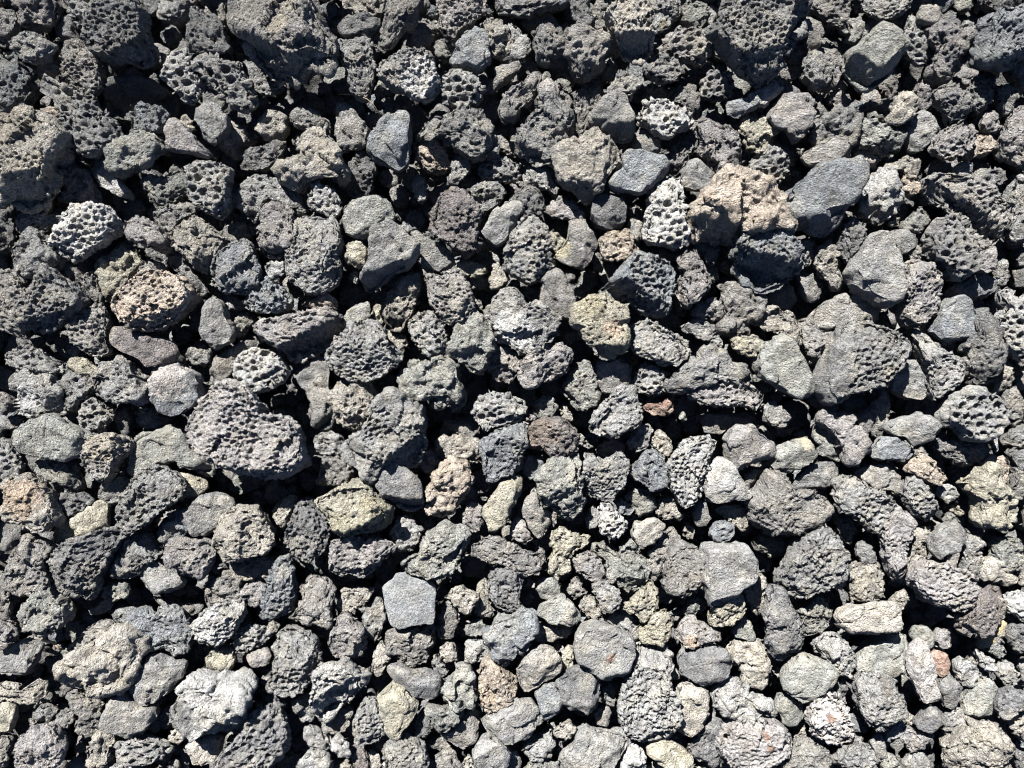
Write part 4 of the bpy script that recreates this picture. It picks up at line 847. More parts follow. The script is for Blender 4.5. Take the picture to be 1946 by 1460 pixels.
1883,1030 1908,1020 1939,1025 1947,1046 1939,1071 1919,1087 1893,1082 1883,1056|f|v|1|grey-tan stone near the right edge below the yellowish craggy stone
1862,1066 1883,1061 1908,1077 1924,1097 1914,1110 1883,1105 1862,1097|c|t|1|
1477,1092 1490,1061 1503,1041 1518,1023 1536,1010 1554,999 1574,1010 1590,1025 1600,1051 1600,1082 1595,1107 1569,1115 1538,1123 1513,1133 1492,1128 1477,1113|m|g|2|big grey stone with scalloped shallow pits, below the broad brown-grey flat stone
1580,964 1600,974 1621,989 1626,1015 1616,1033 1600,1025 1587,999|f|g|0|
1595,1051 1605,1041 1616,1051 1608,1061|f|l|0|
1623,1046 1634,1028 1649,1030 1664,1051 1670,1069 1654,1077 1636,1066|f|g|1|
1610,1077 1626,1066 1646,1071 1667,1074 1677,1084 1677,1107 1672,1133 1662,1146 1636,1141 1616,1138 1610,1113|f|t|1|tan block right of the big scalloped grey stone
1723,1095 1736,1072 1759,1064 1790,1070 1821,1080 1847,1095 1865,1111 1857,1131 1842,1147 1821,1160 1795,1152 1770,1147 1752,1136 1736,1116|m|p|2|purple-grey stone with shallow cell rings, left of the purple stone, lower right
-5,1085 13,1090 18,1116 21,1147 18,1177 5,1180 -5,1172|f|n|1|
57,1177 64,1152 75,1126 87,1108 100,1111 113,1129 126,1144 136,1162 134,1183 118,1193 95,1203 72,1203 57,1193|f|v|2|pyramid-like pale olive stone near the left edge, lower left
33,1172 44,1147 62,1142 62,1167 51,1193 41,1198|h|g|1|
188,1118 206,1111 231,1106 249,1108 252,1124 236,1136 216,1142 198,1131|f|v|1|
162,1162 180,1152 200,1136 221,1142 211,1157 190,1167 175,1167|s|g|0|
-5,1180 15,1183 31,1193 33,1208 23,1224 10,1234 -5,1234|f|p|1|
128,1234 144,1219 159,1203 175,1188 190,1180 211,1180 221,1190 211,1203 195,1219 180,1234 159,1244 141,1247|m|n|1|brown pitted strip along the upper left of the large tan craggy stone
131,1285 141,1265 159,1249 180,1234 195,1219 211,1203 226,1193 247,1193 265,1206 277,1226 280,1239 272,1255 265,1275 252,1296 231,1306 211,1316 185,1319 159,1316 144,1301|c|t|2|large tan craggy stone with dark crevices, lower left
216,1172 236,1162 262,1162 288,1160 308,1154 329,1157 344,1167 360,1183 370,1198 365,1219 355,1239 334,1244 313,1229 293,1231 272,1221 262,1203 242,1188 221,1188|f|b|1|bluish grey flow-textured stone right of the large tan craggy stone's top
283,1136 298,1129 319,1142 344,1147 370,1142 385,1147 380,1162 360,1172 334,1157 308,1152|f|n|0|
388,1142 396,1116 406,1095 421,1088 447,1085 462,1100 473,1121 478,1136 468,1147 442,1144 416,1149 396,1157|f|n|1|brown rough stone above the bright white-blue pitted stone
462,1116 478,1100 493,1095 509,1111 506,1131 493,1147 478,1152 468,1136|f|p|1|
365,1193 380,1172 396,1157 421,1149 447,1144 465,1149 468,1167 457,1188 447,1206 427,1221 406,1229 385,1221 375,1208|m|w|2|bright white-blue pitted stone, lower left, above the large white-crusted stone
447,1203 462,1190 483,1188 504,1193 514,1208 504,1224 478,1234 457,1244 445,1234|h|g|1|dark grey cell-covered stone right of the bright white-blue pitted stone
468,1244 483,1234 504,1231 519,1242 514,1260 488,1267 473,1262|s|p|1|
247,1311 260,1291 267,1270 277,1255 298,1244 319,1255 339,1255 357,1260 349,1280 334,1296 319,1316 298,1332 275,1334 257,1327|s|g|2|smooth grey slab slanting between the tan craggy and white-crusted stones
290,1239 308,1234 329,1239 344,1249 324,1260 303,1249|f|v|0|
388,1270 396,1249 406,1234 427,1226 445,1231 450,1255 442,1273 416,1275|f|y|1|
339,1327 347,1303 360,1288 380,1280 406,1278 432,1275 457,1280 480,1283 483,1306 478,1329 468,1350 462,1370 442,1380 416,1388 396,1393 375,1380 355,1365 342,1347|c|w|2|large white-crusted craggy stone, lower left
-5,1239 26,1224 51,1213 77,1229 72,1255 57,1280 26,1280 -5,1275|s|g|0|shaded grey block at the left edge below the pyramid-like stone
-5,1291 21,1298 46,1306 64,1301 77,1288 92,1293 92,1316 77,1329 51,1334 21,1329 -5,1327|f|t|1|pale tan stone with a notched top, on the left edge in the lower corner area
-5,1332 15,1332 31,1342 33,1362 26,1383 15,1393 -5,1398|s|y|1|
-5,1398 21,1393 26,1409 21,1434 10,1455 -5,1465|f|n|1|
64,1352 77,1337 98,1339 110,1352 103,1368 82,1370 67,1365|f|g|1|
108,1362 121,1347 139,1352 144,1368 128,1383 110,1380|f|g|1|
33,1419 46,1398 64,1378 82,1368 103,1373 118,1388 128,1409 123,1429 113,1450 98,1470 62,1476 31,1470|f|p|2|large grey-brown stone near the bottom left corner
128,1337 139,1321 159,1319 180,1327 200,1334 195,1357 190,1378 180,1404 164,1393 144,1383 154,1362 139,1345|f|n|1|brown bumpy stone below the large tan craggy stone
206,1342 216,1321 236,1314 252,1327 272,1339 298,1339 303,1357 288,1373 277,1393 257,1404 236,1391 216,1383 200,1373|s|n|2|smooth brown-grey stone below the slanting smooth grey slab
303,1352 324,1339 339,1352 337,1368 319,1383 293,1393 277,1388 288,1370|f|d|1|
185,1388 200,1378 216,1388 221,1409 213,1434 211,1450 195,1470 175,1470 170,1440 177,1411|f|t|1|tan upright stone at the bottom edge, left of the grey holey stone
216,1429 231,1411 257,1401 283,1398 303,1404 324,1414 321,1429 303,1442 277,1452 249,1450 226,1445|h|g|2|grey oval stone full of holes near the bottom edge, lower left
321,1401 334,1386 352,1383 355,1401 339,1414 324,1411|m|t|1|
357,1419 370,1404 391,1398 411,1396 424,1404 421,1422 411,1440 391,1452 370,1450 360,1437|s|t|2|smooth brownish tan stone left of the big dark bubbly stone, bottom
414,1450 432,1432 452,1414 468,1393 480,1370 493,1347 511,1339 534,1342 547,1362 552,1393 545,1424 529,1450 509,1465 462,1476 416,1470|h|d|2|big dark bubbly stone at the bottom edge, left of centre
206,1460 226,1450 257,1452 267,1465 257,1481 216,1481|f|l|1|
134,1445 154,1434 170,1450 164,1470 139,1470|s|d|0|
344,1424 357,1414 360,1445 355,1465 342,1450|f|g|0|
303,1465 324,1445 339,1445 344,1470 319,1478|f|g|1|
497,1157 500,1131 508,1106 518,1080 528,1059 549,1054 564,1070 564,1100 564,1131 557,1157 539,1167 518,1175 503,1172|m|b|2|tall bluish leaning stone with scattered pits, below the egg-shaped dark stone
546,1172 562,1157 577,1136 580,1106 590,1090 610,1093 626,1103 636,1121 634,1142 634,1167 628,1183 605,1185 574,1177|f|n|2|brown triangular stone right of the tall bluish leaning stone
636,1157 646,1136 646,1121 667,1116 693,1113 713,1116 708,1129 688,1142 667,1162 646,1167|f|t|1|
688,1177 698,1157 713,1142 726,1139 734,1162 734,1183 726,1203 711,1221 698,1208 688,1193|f|g|1|
726,1116 739,1106 752,1090 770,1088 785,1095 806,1098 819,1106 829,1118 826,1142 826,1167 824,1183 803,1185 780,1188 757,1193 742,1185 734,1162 729,1136|x|F|2|pale flat pentagonal slab, the smoothest stone, lower centre
837,1152 847,1136 862,1142 873,1162 875,1183 867,1203 855,1219 837,1216 831,1198 837,1177|f|d|1|
844,1136 855,1121 875,1113 893,1118 909,1129 903,1147 896,1162 888,1172 873,1157 857,1142|f|t|2|
903,1152 909,1131 906,1118 924,1098 927,1121 932,1142 934,1160 921,1175 906,1172|f|t|1|
885,1193 898,1180 914,1177 924,1193 914,1208 893,1211|f|v|1|
739,1198 757,1193 785,1190 811,1188 826,1193 824,1213 816,1234 808,1255 790,1260 770,1267 749,1255 739,1239 734,1219|f|n|1|brown-grey block directly below the pale pentagonal slab
713,1234 726,1213 736,1229 742,1249 734,1265 724,1283 711,1288 706,1275 711,1255|f|t|1|
621,1229 628,1208 636,1188 644,1172 659,1167 675,1177 688,1193 695,1213 693,1231 682,1247 664,1255 644,1252 628,1244|f|p|2|pinkish grey oval stone above the white horn-shaped stone
508,1306 513,1285 521,1265 526,1239 523,1219 533,1198 546,1188 562,1185 580,1195 598,1211 610,1229 613,1249 610,1270 600,1288 580,1303 557,1316 528,1314|m|g|2|big grey wrinkled stone left of the white horn-shaped stone
495,1296 508,1270 521,1270 513,1291 505,1309|f|w|0|
603,1306 608,1280 623,1262 641,1252 662,1255 682,1262 700,1275 695,1291 685,1309 670,1329 646,1345 634,1360 621,1368 608,1360 603,1337|f|w|2|white horn-shaped stone with a shaded hollow, lower centre left
549,1324 569,1319 590,1314 600,1321 600,1342 600,1362 587,1370 572,1365 559,1347|f|l|1|
613,1362 626,1368 641,1352 662,1339 675,1345 670,1368 657,1388 631,1396 610,1388|f|n|1|
736,1270 747,1262 765,1267 785,1273 806,1270 821,1275 837,1283 847,1296 842,1314 831,1329 813,1327 793,1321 772,1309 754,1296 742,1283|s|k|2|dark smooth crescent-shaped stone, lower centre
819,1255 829,1237 837,1255 852,1273 844,1288 826,1275|f|g|1|
834,1234 847,1221 862,1219 870,1234 867,1249 849,1260 839,1249|f|t|1|
880,1244 885,1221 901,1211 916,1213 929,1231 929,1247 914,1252 903,1265 888,1265|f|w|1|
925,1193 938,1172 964,1162 990,1157 1010,1162 1015,1183 1005,1203 1008,1224 995,1239 974,1249 954,1265 933,1244 923,1219|c|b|2|blue-grey layered stone with flow lines, lower centre right
718,1319 731,1309 747,1296 762,1301 780,1316 795,1332 793,1347 780,1368 767,1386 752,1401 739,1393 731,1373 724,1347|s|y|2|cream-yellow kite-shaped stone below the dark crescent
670,1383 677,1357 685,1337 695,1327 713,1327 724,1347 731,1368 731,1388 718,1406 698,1411 677,1404|m|g|2|grey pitted stone left of the cream-yellow kite-shaped stone
783,1393 790,1368 803,1342 816,1357 824,1378 813,1393 793,1404|f|d|1|
806,1339 826,1342 847,1342 867,1345 880,1350 873,1365 857,1383 842,1398 826,1383 813,1362|f|v|2|
847,1321 849,1296 860,1278 873,1262 888,1265 901,1280 903,1301 909,1321 898,1342 878,1345 857,1339|c|v|2|grey-olive lumpy stone left of the tan stone with orange stain
906,1285 911,1265 924,1249 939,1255 955,1267 970,1278 980,1296 973,1316 962,1334 944,1350 927,1357 914,1342 909,1321 906,1301|f|o|2|tan stone with an orange stain on its left side, lower centre
913,1373 928,1357 949,1342 964,1332 985,1327 1010,1329 1026,1347 1031,1368 1015,1388 990,1404 964,1411 943,1404 928,1393|s|l|2|light grey smooth stone above the small round flat stone, bottom centre
862,1383 878,1357 898,1345 914,1357 909,1378 909,1398 893,1416 878,1429 857,1414 837,1398|s|n|1|brown-grey stone between the shark-tooth stone and round flat stone
819,1404 837,1391 857,1414 862,1429 842,1427 821,1424|f|n|0|
896,1429 909,1409 927,1396 947,1398 962,1411 970,1429 965,1450 950,1468 924,1470 903,1460|s|g|2|round flat grey stone at the bottom edge, centre
821,1440 842,1427 865,1429 875,1450 883,1470 857,1481 831,1476|f|g|1|
726,1419 742,1406 765,1398 790,1404 806,1419 813,1440 813,1465 790,1478 759,1476 736,1455|m|g|2|grey stone marked with coin-like rings at the bottom edge
670,1414 682,1404 695,1414 703,1437 711,1465 688,1476 672,1465 672,1440|f|r|1|
700,1419 716,1424 731,1445 739,1470 718,1481 708,1450|f|t|1|
628,1409 641,1398 657,1409 667,1427 667,1442 652,1434 636,1422|c|w|2|
562,1465 577,1440 595,1424 616,1429 628,1450 631,1470 600,1483 569,1481|c|l|1|
577,1383 590,1373 608,1388 626,1404 631,1424 610,1429 590,1419 577,1409|h|g|1|
503,1321 523,1316 544,1324 546,1342 528,1352 508,1342|f|d|1|
641,1460 657,1445 672,1452 670,1473 646,1476|f|t|0|
878,1450 891,1434 901,1445 896,1460 883,1463|f|t|1|
503,1193 518,1180 533,1188 523,1203 508,1203|f|t|0|
1013,1111 1031,1098 1051,1095 1064,1111 1064,1129 1046,1139 1026,1136|s|v|1|
992,1106 1003,1093 1015,1106 1008,1121 995,1118|f|l|0|
997,1131 1008,1118 1018,1131 1010,1147 1000,1147|f|w|0|
1013,1167 1026,1147 1046,1136 1069,1131 1085,1144 1100,1162 1105,1177 1087,1190 1062,1183 1036,1180|s|v|2|smooth greenish grey slab above the tan lens-shaped stone
1003,1208 1015,1188 1036,1180 1062,1185 1087,1193 1077,1208 1062,1213 1036,1219 1010,1216|s|t|1|
1077,1121 1087,1100 1098,1093 1105,1113 1118,1124 1100,1134 1090,1142|f|n|1|
1100,1152 1110,1131 1123,1129 1134,1152 1149,1167 1144,1180 1123,1177 1108,1165|f|t|1|
1123,1116 1139,1106 1159,1106 1172,1118 1180,1131 1172,1152 1157,1165 1139,1154 1128,1134|f|l|2|
1180,1152 1200,1136 1218,1116 1236,1108 1247,1121 1252,1142 1252,1162 1239,1175 1221,1185 1211,1170 1193,1160|f|y|2|yellow block with rough face below the flat brown triangular stone
982,1270 990,1247 1008,1231 1031,1226 1051,1234 1064,1252 1062,1270 1046,1288 1026,1298 1013,1311 995,1319 987,1301|s|n|2|smooth brownish oval stone left of the big grey stone with a rust spot
959,1224 985,1213 1005,1219 1005,1234 979,1249 959,1247|f|v|1|
1044,1224 1062,1216 1069,1229 1062,1242|f|t|0|
1069,1239 1080,1224 1090,1231 1090,1255 1082,1273 1069,1278 1067,1260|f|y|1|
1092,1229 1095,1203 1105,1185 1128,1180 1154,1183 1180,1198 1200,1213 1206,1234 1195,1255 1185,1270 1170,1285 1149,1285 1134,1275 1118,1262 1098,1252|s|g|2|big smooth grey stone with a small rust spot, lower right of centre
1152,1177 1170,1167 1190,1160 1206,1170 1216,1188 1216,1208 1213,1226 1203,1229 1190,1208 1170,1193|f|l|1|
1218,1198 1231,1183 1247,1165 1265,1154 1275,1172 1275,1193 1270,1213 1270,1231 1252,1224 1231,1219 1218,1219|f|y|2|cream rough stone left of the purple-grey triangular stone
1283,1198 1290,1183 1306,1170 1321,1175 1342,1188 1360,1201 1373,1211 1355,1221 1334,1226 1313,1229 1295,1219 1285,1211|f|p|2|purple-grey triangular stone with an orange fleck, lower right
1272,1167 1288,1157 1298,1170 1285,1180|f|g|0|
1288,1249 1295,1237 1319,1231 1344,1224 1370,1226 1383,1242 1391,1260 1383,1280 1365,1296 1342,1301 1316,1293 1295,1280 1288,1265|s|k|2|dark grey oval stone just under the purple-grey triangular stone
1295,1162 1306,1142 1319,1129 1331,1134 1329,1154 1319,1172 1303,1170|f|v|1|
1349,1177 1355,1152 1370,1136 1385,1118 1403,1113 1411,1131 1411,1157 1406,1175 1385,1185 1367,1190 1352,1185|f|y|2|pale yellow oval stone below the flat-faced grey stone
1388,1198 1401,1180 1416,1167 1426,1183 1434,1203 1432,1219 1414,1213 1396,1208|s|v|1|
1383,1229 1396,1213 1411,1224 1426,1213 1442,1229 1460,1247 1460,1270 1452,1291 1439,1303 1421,1296 1406,1275 1401,1255 1385,1249|c|t|1|tan craggy stone left of the dark post-like stone's foot
1373,1219 1385,1208 1396,1224 1383,1239|f|y|0|
1449,1183 1451,1152 1459,1126 1472,1116 1490,1126 1503,1147 1513,1167 1518,1193 1521,1224 1513,1244 1492,1255 1472,1249 1454,1224|f|k|2|dark rounded post-like stone below the big scalloped grey stone
1200,1249 1213,1229 1231,1221 1252,1229 1267,1239 1275,1255 1267,1280 1272,1306 1285,1327 1288,1352 1283,1373 1265,1393 1241,1404 1216,1406 1195,1396 1180,1373 1175,1347 1175,1321 1180,1296 1190,1275|m|l|2|tall light grey stone with broad scalloped pits, bottom right of centre
1265,1255 1280,1260 1293,1288 1272,1293 1254,1298 1259,1275|s|v|1|
1285,1311 1293,1296 1313,1296 1334,1306 1347,1316 1342,1337 1347,1357 1337,1375 1324,1383 1308,1398 1290,1388 1288,1362 1288,1337|s|t|2|tan smooth upright stone right of the tall scalloped stone
1056,1291 1072,1280 1092,1265 1113,1262 1131,1278 1141,1291 1139,1316 1134,1337 1116,1352 1092,1345 1074,1337 1067,1311|s|k|2|dark smooth stone below the big rust-spotted stone
1018,1316 1031,1301 1049,1293 1064,1301 1074,1319 1069,1339 1051,1357 1033,1368 1023,1347|s|b|2|small blue-grey smooth stone touching the left of the dark smooth stone
1141,1296 1157,1293 1172,1296 1172,1321 1170,1337 1154,1339 1141,1332|f|g|1|
1128,1357 1141,1342 1157,1342 1164,1357 1154,1378 1136,1375|s|g|1|
1051,1391 1064,1375 1082,1368 1095,1378 1092,1398 1074,1406 1059,1404|f|t|2|
987,1427 1000,1411 1021,1398 1036,1383 1049,1383 1049,1409 1041,1429 1026,1440 1003,1437|c|l|1|
1051,1424 1067,1409 1082,1414 1077,1434 1056,1440|f|g|0|
1059,1452 1072,1429 1087,1409 1098,1391 1118,1380 1144,1383 1164,1388 1182,1393 1195,1409 1182,1429 1170,1450 1149,1465 1118,1481 1082,1478 1062,1470|s|l|2|big smooth light grey stone at the bottom edge, right of centre
992,1460 1010,1445 1036,1440 1056,1450 1062,1470 1026,1486 995,1481|f|v|1|
949,1434 964,1419 982,1427 990,1450 985,1470 954,1476|s|g|1|
1177,1445 1188,1424 1203,1411 1221,1419 1229,1437 1226,1460 1211,1473 1185,1470|f|w|2|
1229,1416 1247,1404 1267,1401 1288,1414 1303,1424 1316,1437 1311,1455 1293,1465 1272,1458 1249,1445 1231,1434|s|y|2|yellow slab with a golden upper edge at the bottom, right of centre
1231,1450 1247,1445 1267,1460 1257,1476 1234,1473|f|y|0|
1265,1398 1277,1386 1293,1398 1298,1419 1283,1409|f|v|0|
1306,1419 1319,1398 1331,1373 1342,1357 1355,1347 1367,1362 1375,1378 1370,1404 1370,1429 1380,1447 1375,1460 1349,1458 1324,1445|f|k|1|dark flat stone left of the big wavy-pitted bottom right stone
1365,1414 1370,1393 1383,1373 1406,1362 1437,1362 1468,1368 1493,1383 1504,1404 1493,1424 1468,1440 1437,1452 1406,1460 1385,1450 1373,1432|m|p|2|big purple-grey stone with wavy pits and pink flecks, bottom right
1355,1311 1370,1301 1391,1291 1409,1296 1419,1316 1442,1321 1462,1337 1468,1357 1442,1357 1416,1362 1391,1362 1370,1347 1360,1329|c|w|2|white ragged stone above the big wavy-pitted bottom right stone
1313,1465 1329,1452 1355,1460 1370,1468 1349,1478 1319,1478|s|y|0|
1577,1111 1590,1098 1605,1100 1608,1116 1590,1121|f|w|1|
1688,1085 1708,1070 1729,1075 1726,1095 1716,1111 1700,1103|h|l|1|
1577,1170 1590,1157 1610,1147 1636,1147 1662,1142 1688,1144 1698,1157 1698,1180 1695,1195 1672,1203 1641,1206 1610,1198 1585,1185|s|t|2|brick-shaped pale tan stone over a black gap, lower right
1513,1152 1533,1142 1554,1131 1572,1139 1574,1162 1574,1188 1559,1203 1538,1208 1521,1203 1515,1177|f|v|1|greenish grey rough stone between the dark post-like and brick-shaped stones
1690,1142 1703,1124 1718,1116 1726,1131 1721,1152 1706,1165 1693,1157|f|t|1|
1698,1188 1708,1170 1718,1188 1708,1198|f|t|0|
1819,1172 1829,1157 1844,1139 1865,1121 1885,1116 1903,1121 1908,1142 1906,1162 1898,1183 1883,1198 1862,1211 1839,1206 1821,1193|f|r|2|purple-brown rounded stone near the right edge, lower right
1857,1219 1867,1203 1888,1188 1903,1172 1914,1188 1908,1206 1893,1219 1873,1231 1860,1231|s|y|1|
1901,1142 1919,1124 1939,1121 1957,1131 1957,1188 1934,1177 1914,1162|h|l|1|
1911,1203 1924,1185 1957,1193 1957,1244 1934,1244 1919,1224|f|d|1|
1929,1085 1957,1080 1957,1111 1934,1111|f|n|0|
1723,1203 1736,1188 1754,1188 1770,1201 1775,1219 1775,1234 1757,1229 1739,1219|s|v|1|
1772,1208 1783,1193 1795,1193 1806,1208 1806,1224 1790,1237 1777,1231|f|p|1|
1549,1224 1564,1206 1585,1203 1603,1216 1616,1237 1623,1257 1621,1280 1610,1291 1592,1280 1580,1265 1567,1249|f|w|2|pale pinkish white oval stone, lower right, above the layered grey stone
1541,1224 1554,1206 1564,1229 1567,1249 1551,1244|f|b|1|
1485,1285 1495,1260 1513,1239 1528,1237 1551,1249 1574,1257 1592,1270 1582,1285 1564,1301 1549,1311 1538,1324 1523,1329 1503,1316 1487,1303|s|v|2|layered grey-brown stone with curved bands, below the dark post-like stone
1467,1275 1479,1260 1492,1270 1482,1291|f|t|0|
1569,1291 1590,1283 1605,1291 1616,1311 1605,1327 1585,1311|f|g|1|
1628,1244 1639,1224 1659,1216 1682,1208 1708,1201 1723,1208 1718,1229 1713,1255 1713,1280 1708,1301 1698,1291 1677,1283 1652,1283 1631,1280 1623,1265|s|v|1|grey smooth stone behind the pale upright block, under the brick-shaped stone
1626,1291 1646,1283 1672,1283 1695,1288 1703,1306 1708,1327 1716,1347 1713,1368 1693,1378 1670,1386 1646,1373 1634,1352 1626,1327 1623,1306|f|l|2|pale upright block with a brown smudge, lower right
1718,1239 1729,1221 1747,1211 1759,1224 1765,1249 1772,1270 1775,1291 1780,1311 1788,1327 1770,1332 1749,1332 1736,1311 1726,1285 1718,1265|s|q|2|pale pink-white slab standing upright, right of the pale upright block
1762,1244 1775,1234 1795,1237 1808,1255 1801,1275 1785,1283 1775,1280 1767,1260|s|R|1|
1777,1296 1790,1285 1811,1285 1826,1306 1826,1327 1813,1342 1793,1342 1788,1321|s|d|1|
1813,1265 1826,1247 1842,1255 1855,1270 1855,1291 1842,1303 1824,1301 1816,1285|f|l|1|
1834,1249 1847,1234 1857,1249 1857,1270 1844,1265|f|t|0|
1847,1231 1862,1239 1878,1249 1891,1265 1898,1275 1883,1283 1865,1273 1857,1255|m|w|2|
1873,1234 1888,1219 1908,1229 1914,1244 1893,1249|f|v|1|
1891,1270 1903,1252 1919,1255 1929,1273 1939,1291 1929,1303 1908,1298 1896,1291|h|l|1|
1826,1332 1837,1311 1852,1296 1867,1285 1883,1296 1896,1314 1888,1337 1883,1357 1867,1370 1847,1362 1831,1352|s|v|1|olive-grey smooth stone above the big tan stone in the bottom right corner
1891,1332 1903,1311 1924,1306 1950,1316 1957,1337 1939,1347 1919,1352 1903,1365 1891,1352|f|k|2|
1906,1373 1924,1352 1957,1337 1957,1419 1939,1404 1919,1388|f|n|1|
1932,1255 1957,1249 1957,1301 1939,1291|h|g|0|
1736,1378 1747,1355 1762,1339 1780,1342 1788,1355 1783,1375 1772,1391 1752,1388|s|k|2|
1785,1383 1793,1357 1808,1345 1826,1347 1842,1357 1847,1375 1834,1391 1819,1404 1798,1401|m|g|1|
1793,1419 1806,1404 1824,1388 1844,1373 1867,1370 1891,1370 1903,1386 1914,1404 1924,1422 1924,1437 1903,1442 1878,1447 1852,1455 1826,1460 1806,1460 1795,1440|f|t|2|big tan stone near the bottom right corner
1801,1450 1831,1465 1857,1458 1888,1450 1914,1447 1929,1463 1924,1478 1806,1481|f|n|1|
1713,1398 1718,1378 1729,1380 1749,1391 1765,1396 1777,1388 1775,1406 1757,1419 1741,1429 1723,1422|f|p|1|
1718,1368 1729,1355 1739,1362 1734,1378|f|t|0|
1472,1342 1477,1316 1492,1316 1510,1327 1526,1334 1526,1355 1523,1370 1503,1380 1485,1368|s|v|1|
1505,1398 1518,1378 1531,1383 1528,1409 1513,1411|f|t|0|
1531,1347 1536,1327 1549,1311 1567,1306 1585,1314 1600,1324 1610,1342 1610,1368 1616,1393 1616,1409 1600,1416 1574,1411 1551,1401 1536,1386 1531,1368|m|q|2|pale pink pitted upright stone with red flecks, bottom right
1610,1357 1626,1355 1636,1373 1652,1386 1636,1396 1618,1388|h|d|0|
1680,1388 1693,1373 1713,1362 1721,1378 1713,1398 1695,1411 1682,1404|h|b|1|
1580,1440 1595,1422 1610,1406 1631,1401 1649,1416 1657,1437 1659,1458 1641,1470 1610,1465 1590,1455|f|l|2|light grey stone at the bottom edge below the pale pink pitted stone
1649,1409 1662,1393 1675,1396 1682,1419 1685,1440 1672,1452 1662,1434 1654,1419|s|g|1|
1672,1455 1688,1434 1703,1434 1716,1455 1703,1470 1682,1473|f|v|1|
1713,1450 1729,1434 1747,1429 1759,1442 1770,1463 1744,1478 1716,1476|f|g|1|
1492,1440 1508,1416 1528,1409 1549,1409 1564,1419 1574,1440 1577,1460 1559,1476 1518,1481 1487,1470 1467,1465|f|g|2|wide grainy grey stone at the bottom edge, right of the wavy-pitted stone
1929,1424 1957,1419 1957,1460 1934,1460|f|d|0|
'''.strip().split('\n')
# coloured crusts and stains: stone number: (x, y, radius, colour)
PATCHES = {40: [(803, 159, 39, 'W')], 20: [(567, 31, 26, 't'), (549, 77, 21, 't')], 298: [(726, 979, 39, 'y'), (662, 997, 36, 'y')], 265: [(329, 714, 41, 'q')], 193: [(974, 633, 39, 'W')], 69: [(1257, 51, 10, 'y')], 26: [(39, 242, 62, 't')], 279: [(51, 946, 39, 'o')], 372: [(1531, 840, 15, 'y')], 531: [(1901, 1180, 8, 'G'), (1893, 1190, 8, 'G'), (1885, 1201, 8, 'G'), (1878, 1213, 8, 'G')], 491: [(1152, 1234, 8, 'R')], 494: [(1308, 1213, 13, 'o')], 462: [(924, 1316, 18, 'o')], 543: [(1672, 1298, 15, 'n')], 415: [(360, 1345, 36, 'g')], 148: [(211, 633, 18, 't')], 143: [(164, 502, 21, 'r')], 79: [(1044, 167, 21, 'q')], 330: [(1414, 884, 13, 'B')], 325: [(1026, 825, 36, 'B')], 517: [(1293, 1422, 10, 'y')], 29: [(193, 311, 23, 'W')], 262: [(57, 763, 33, 'W')], 230: [(1508, 358, 18, 'b')], 214: [(1157, 628, 18, 'o'), (1118, 587, 26, 'y')], 277: [(288, 899, 21, 'l')], 275: [(206, 845, 36, 't')], 65: [(1036, 64, 15, 't')], 84: [(1477, 190, 31, 'q')], 521: [(1452, 1406, 8, 'R'), (1444, 1386, 8, 'R')], 564: [(1567, 1355, 8, 'R')], 197: [(1067, 477, 18, 'y')]}
# where the pits sit on stones that are smooth elsewhere
PITS = {248: (1672, 674, 82), 295: (775, 845, 82), 367: (1837, 794, 46), 209: (1236, 541, 62)}

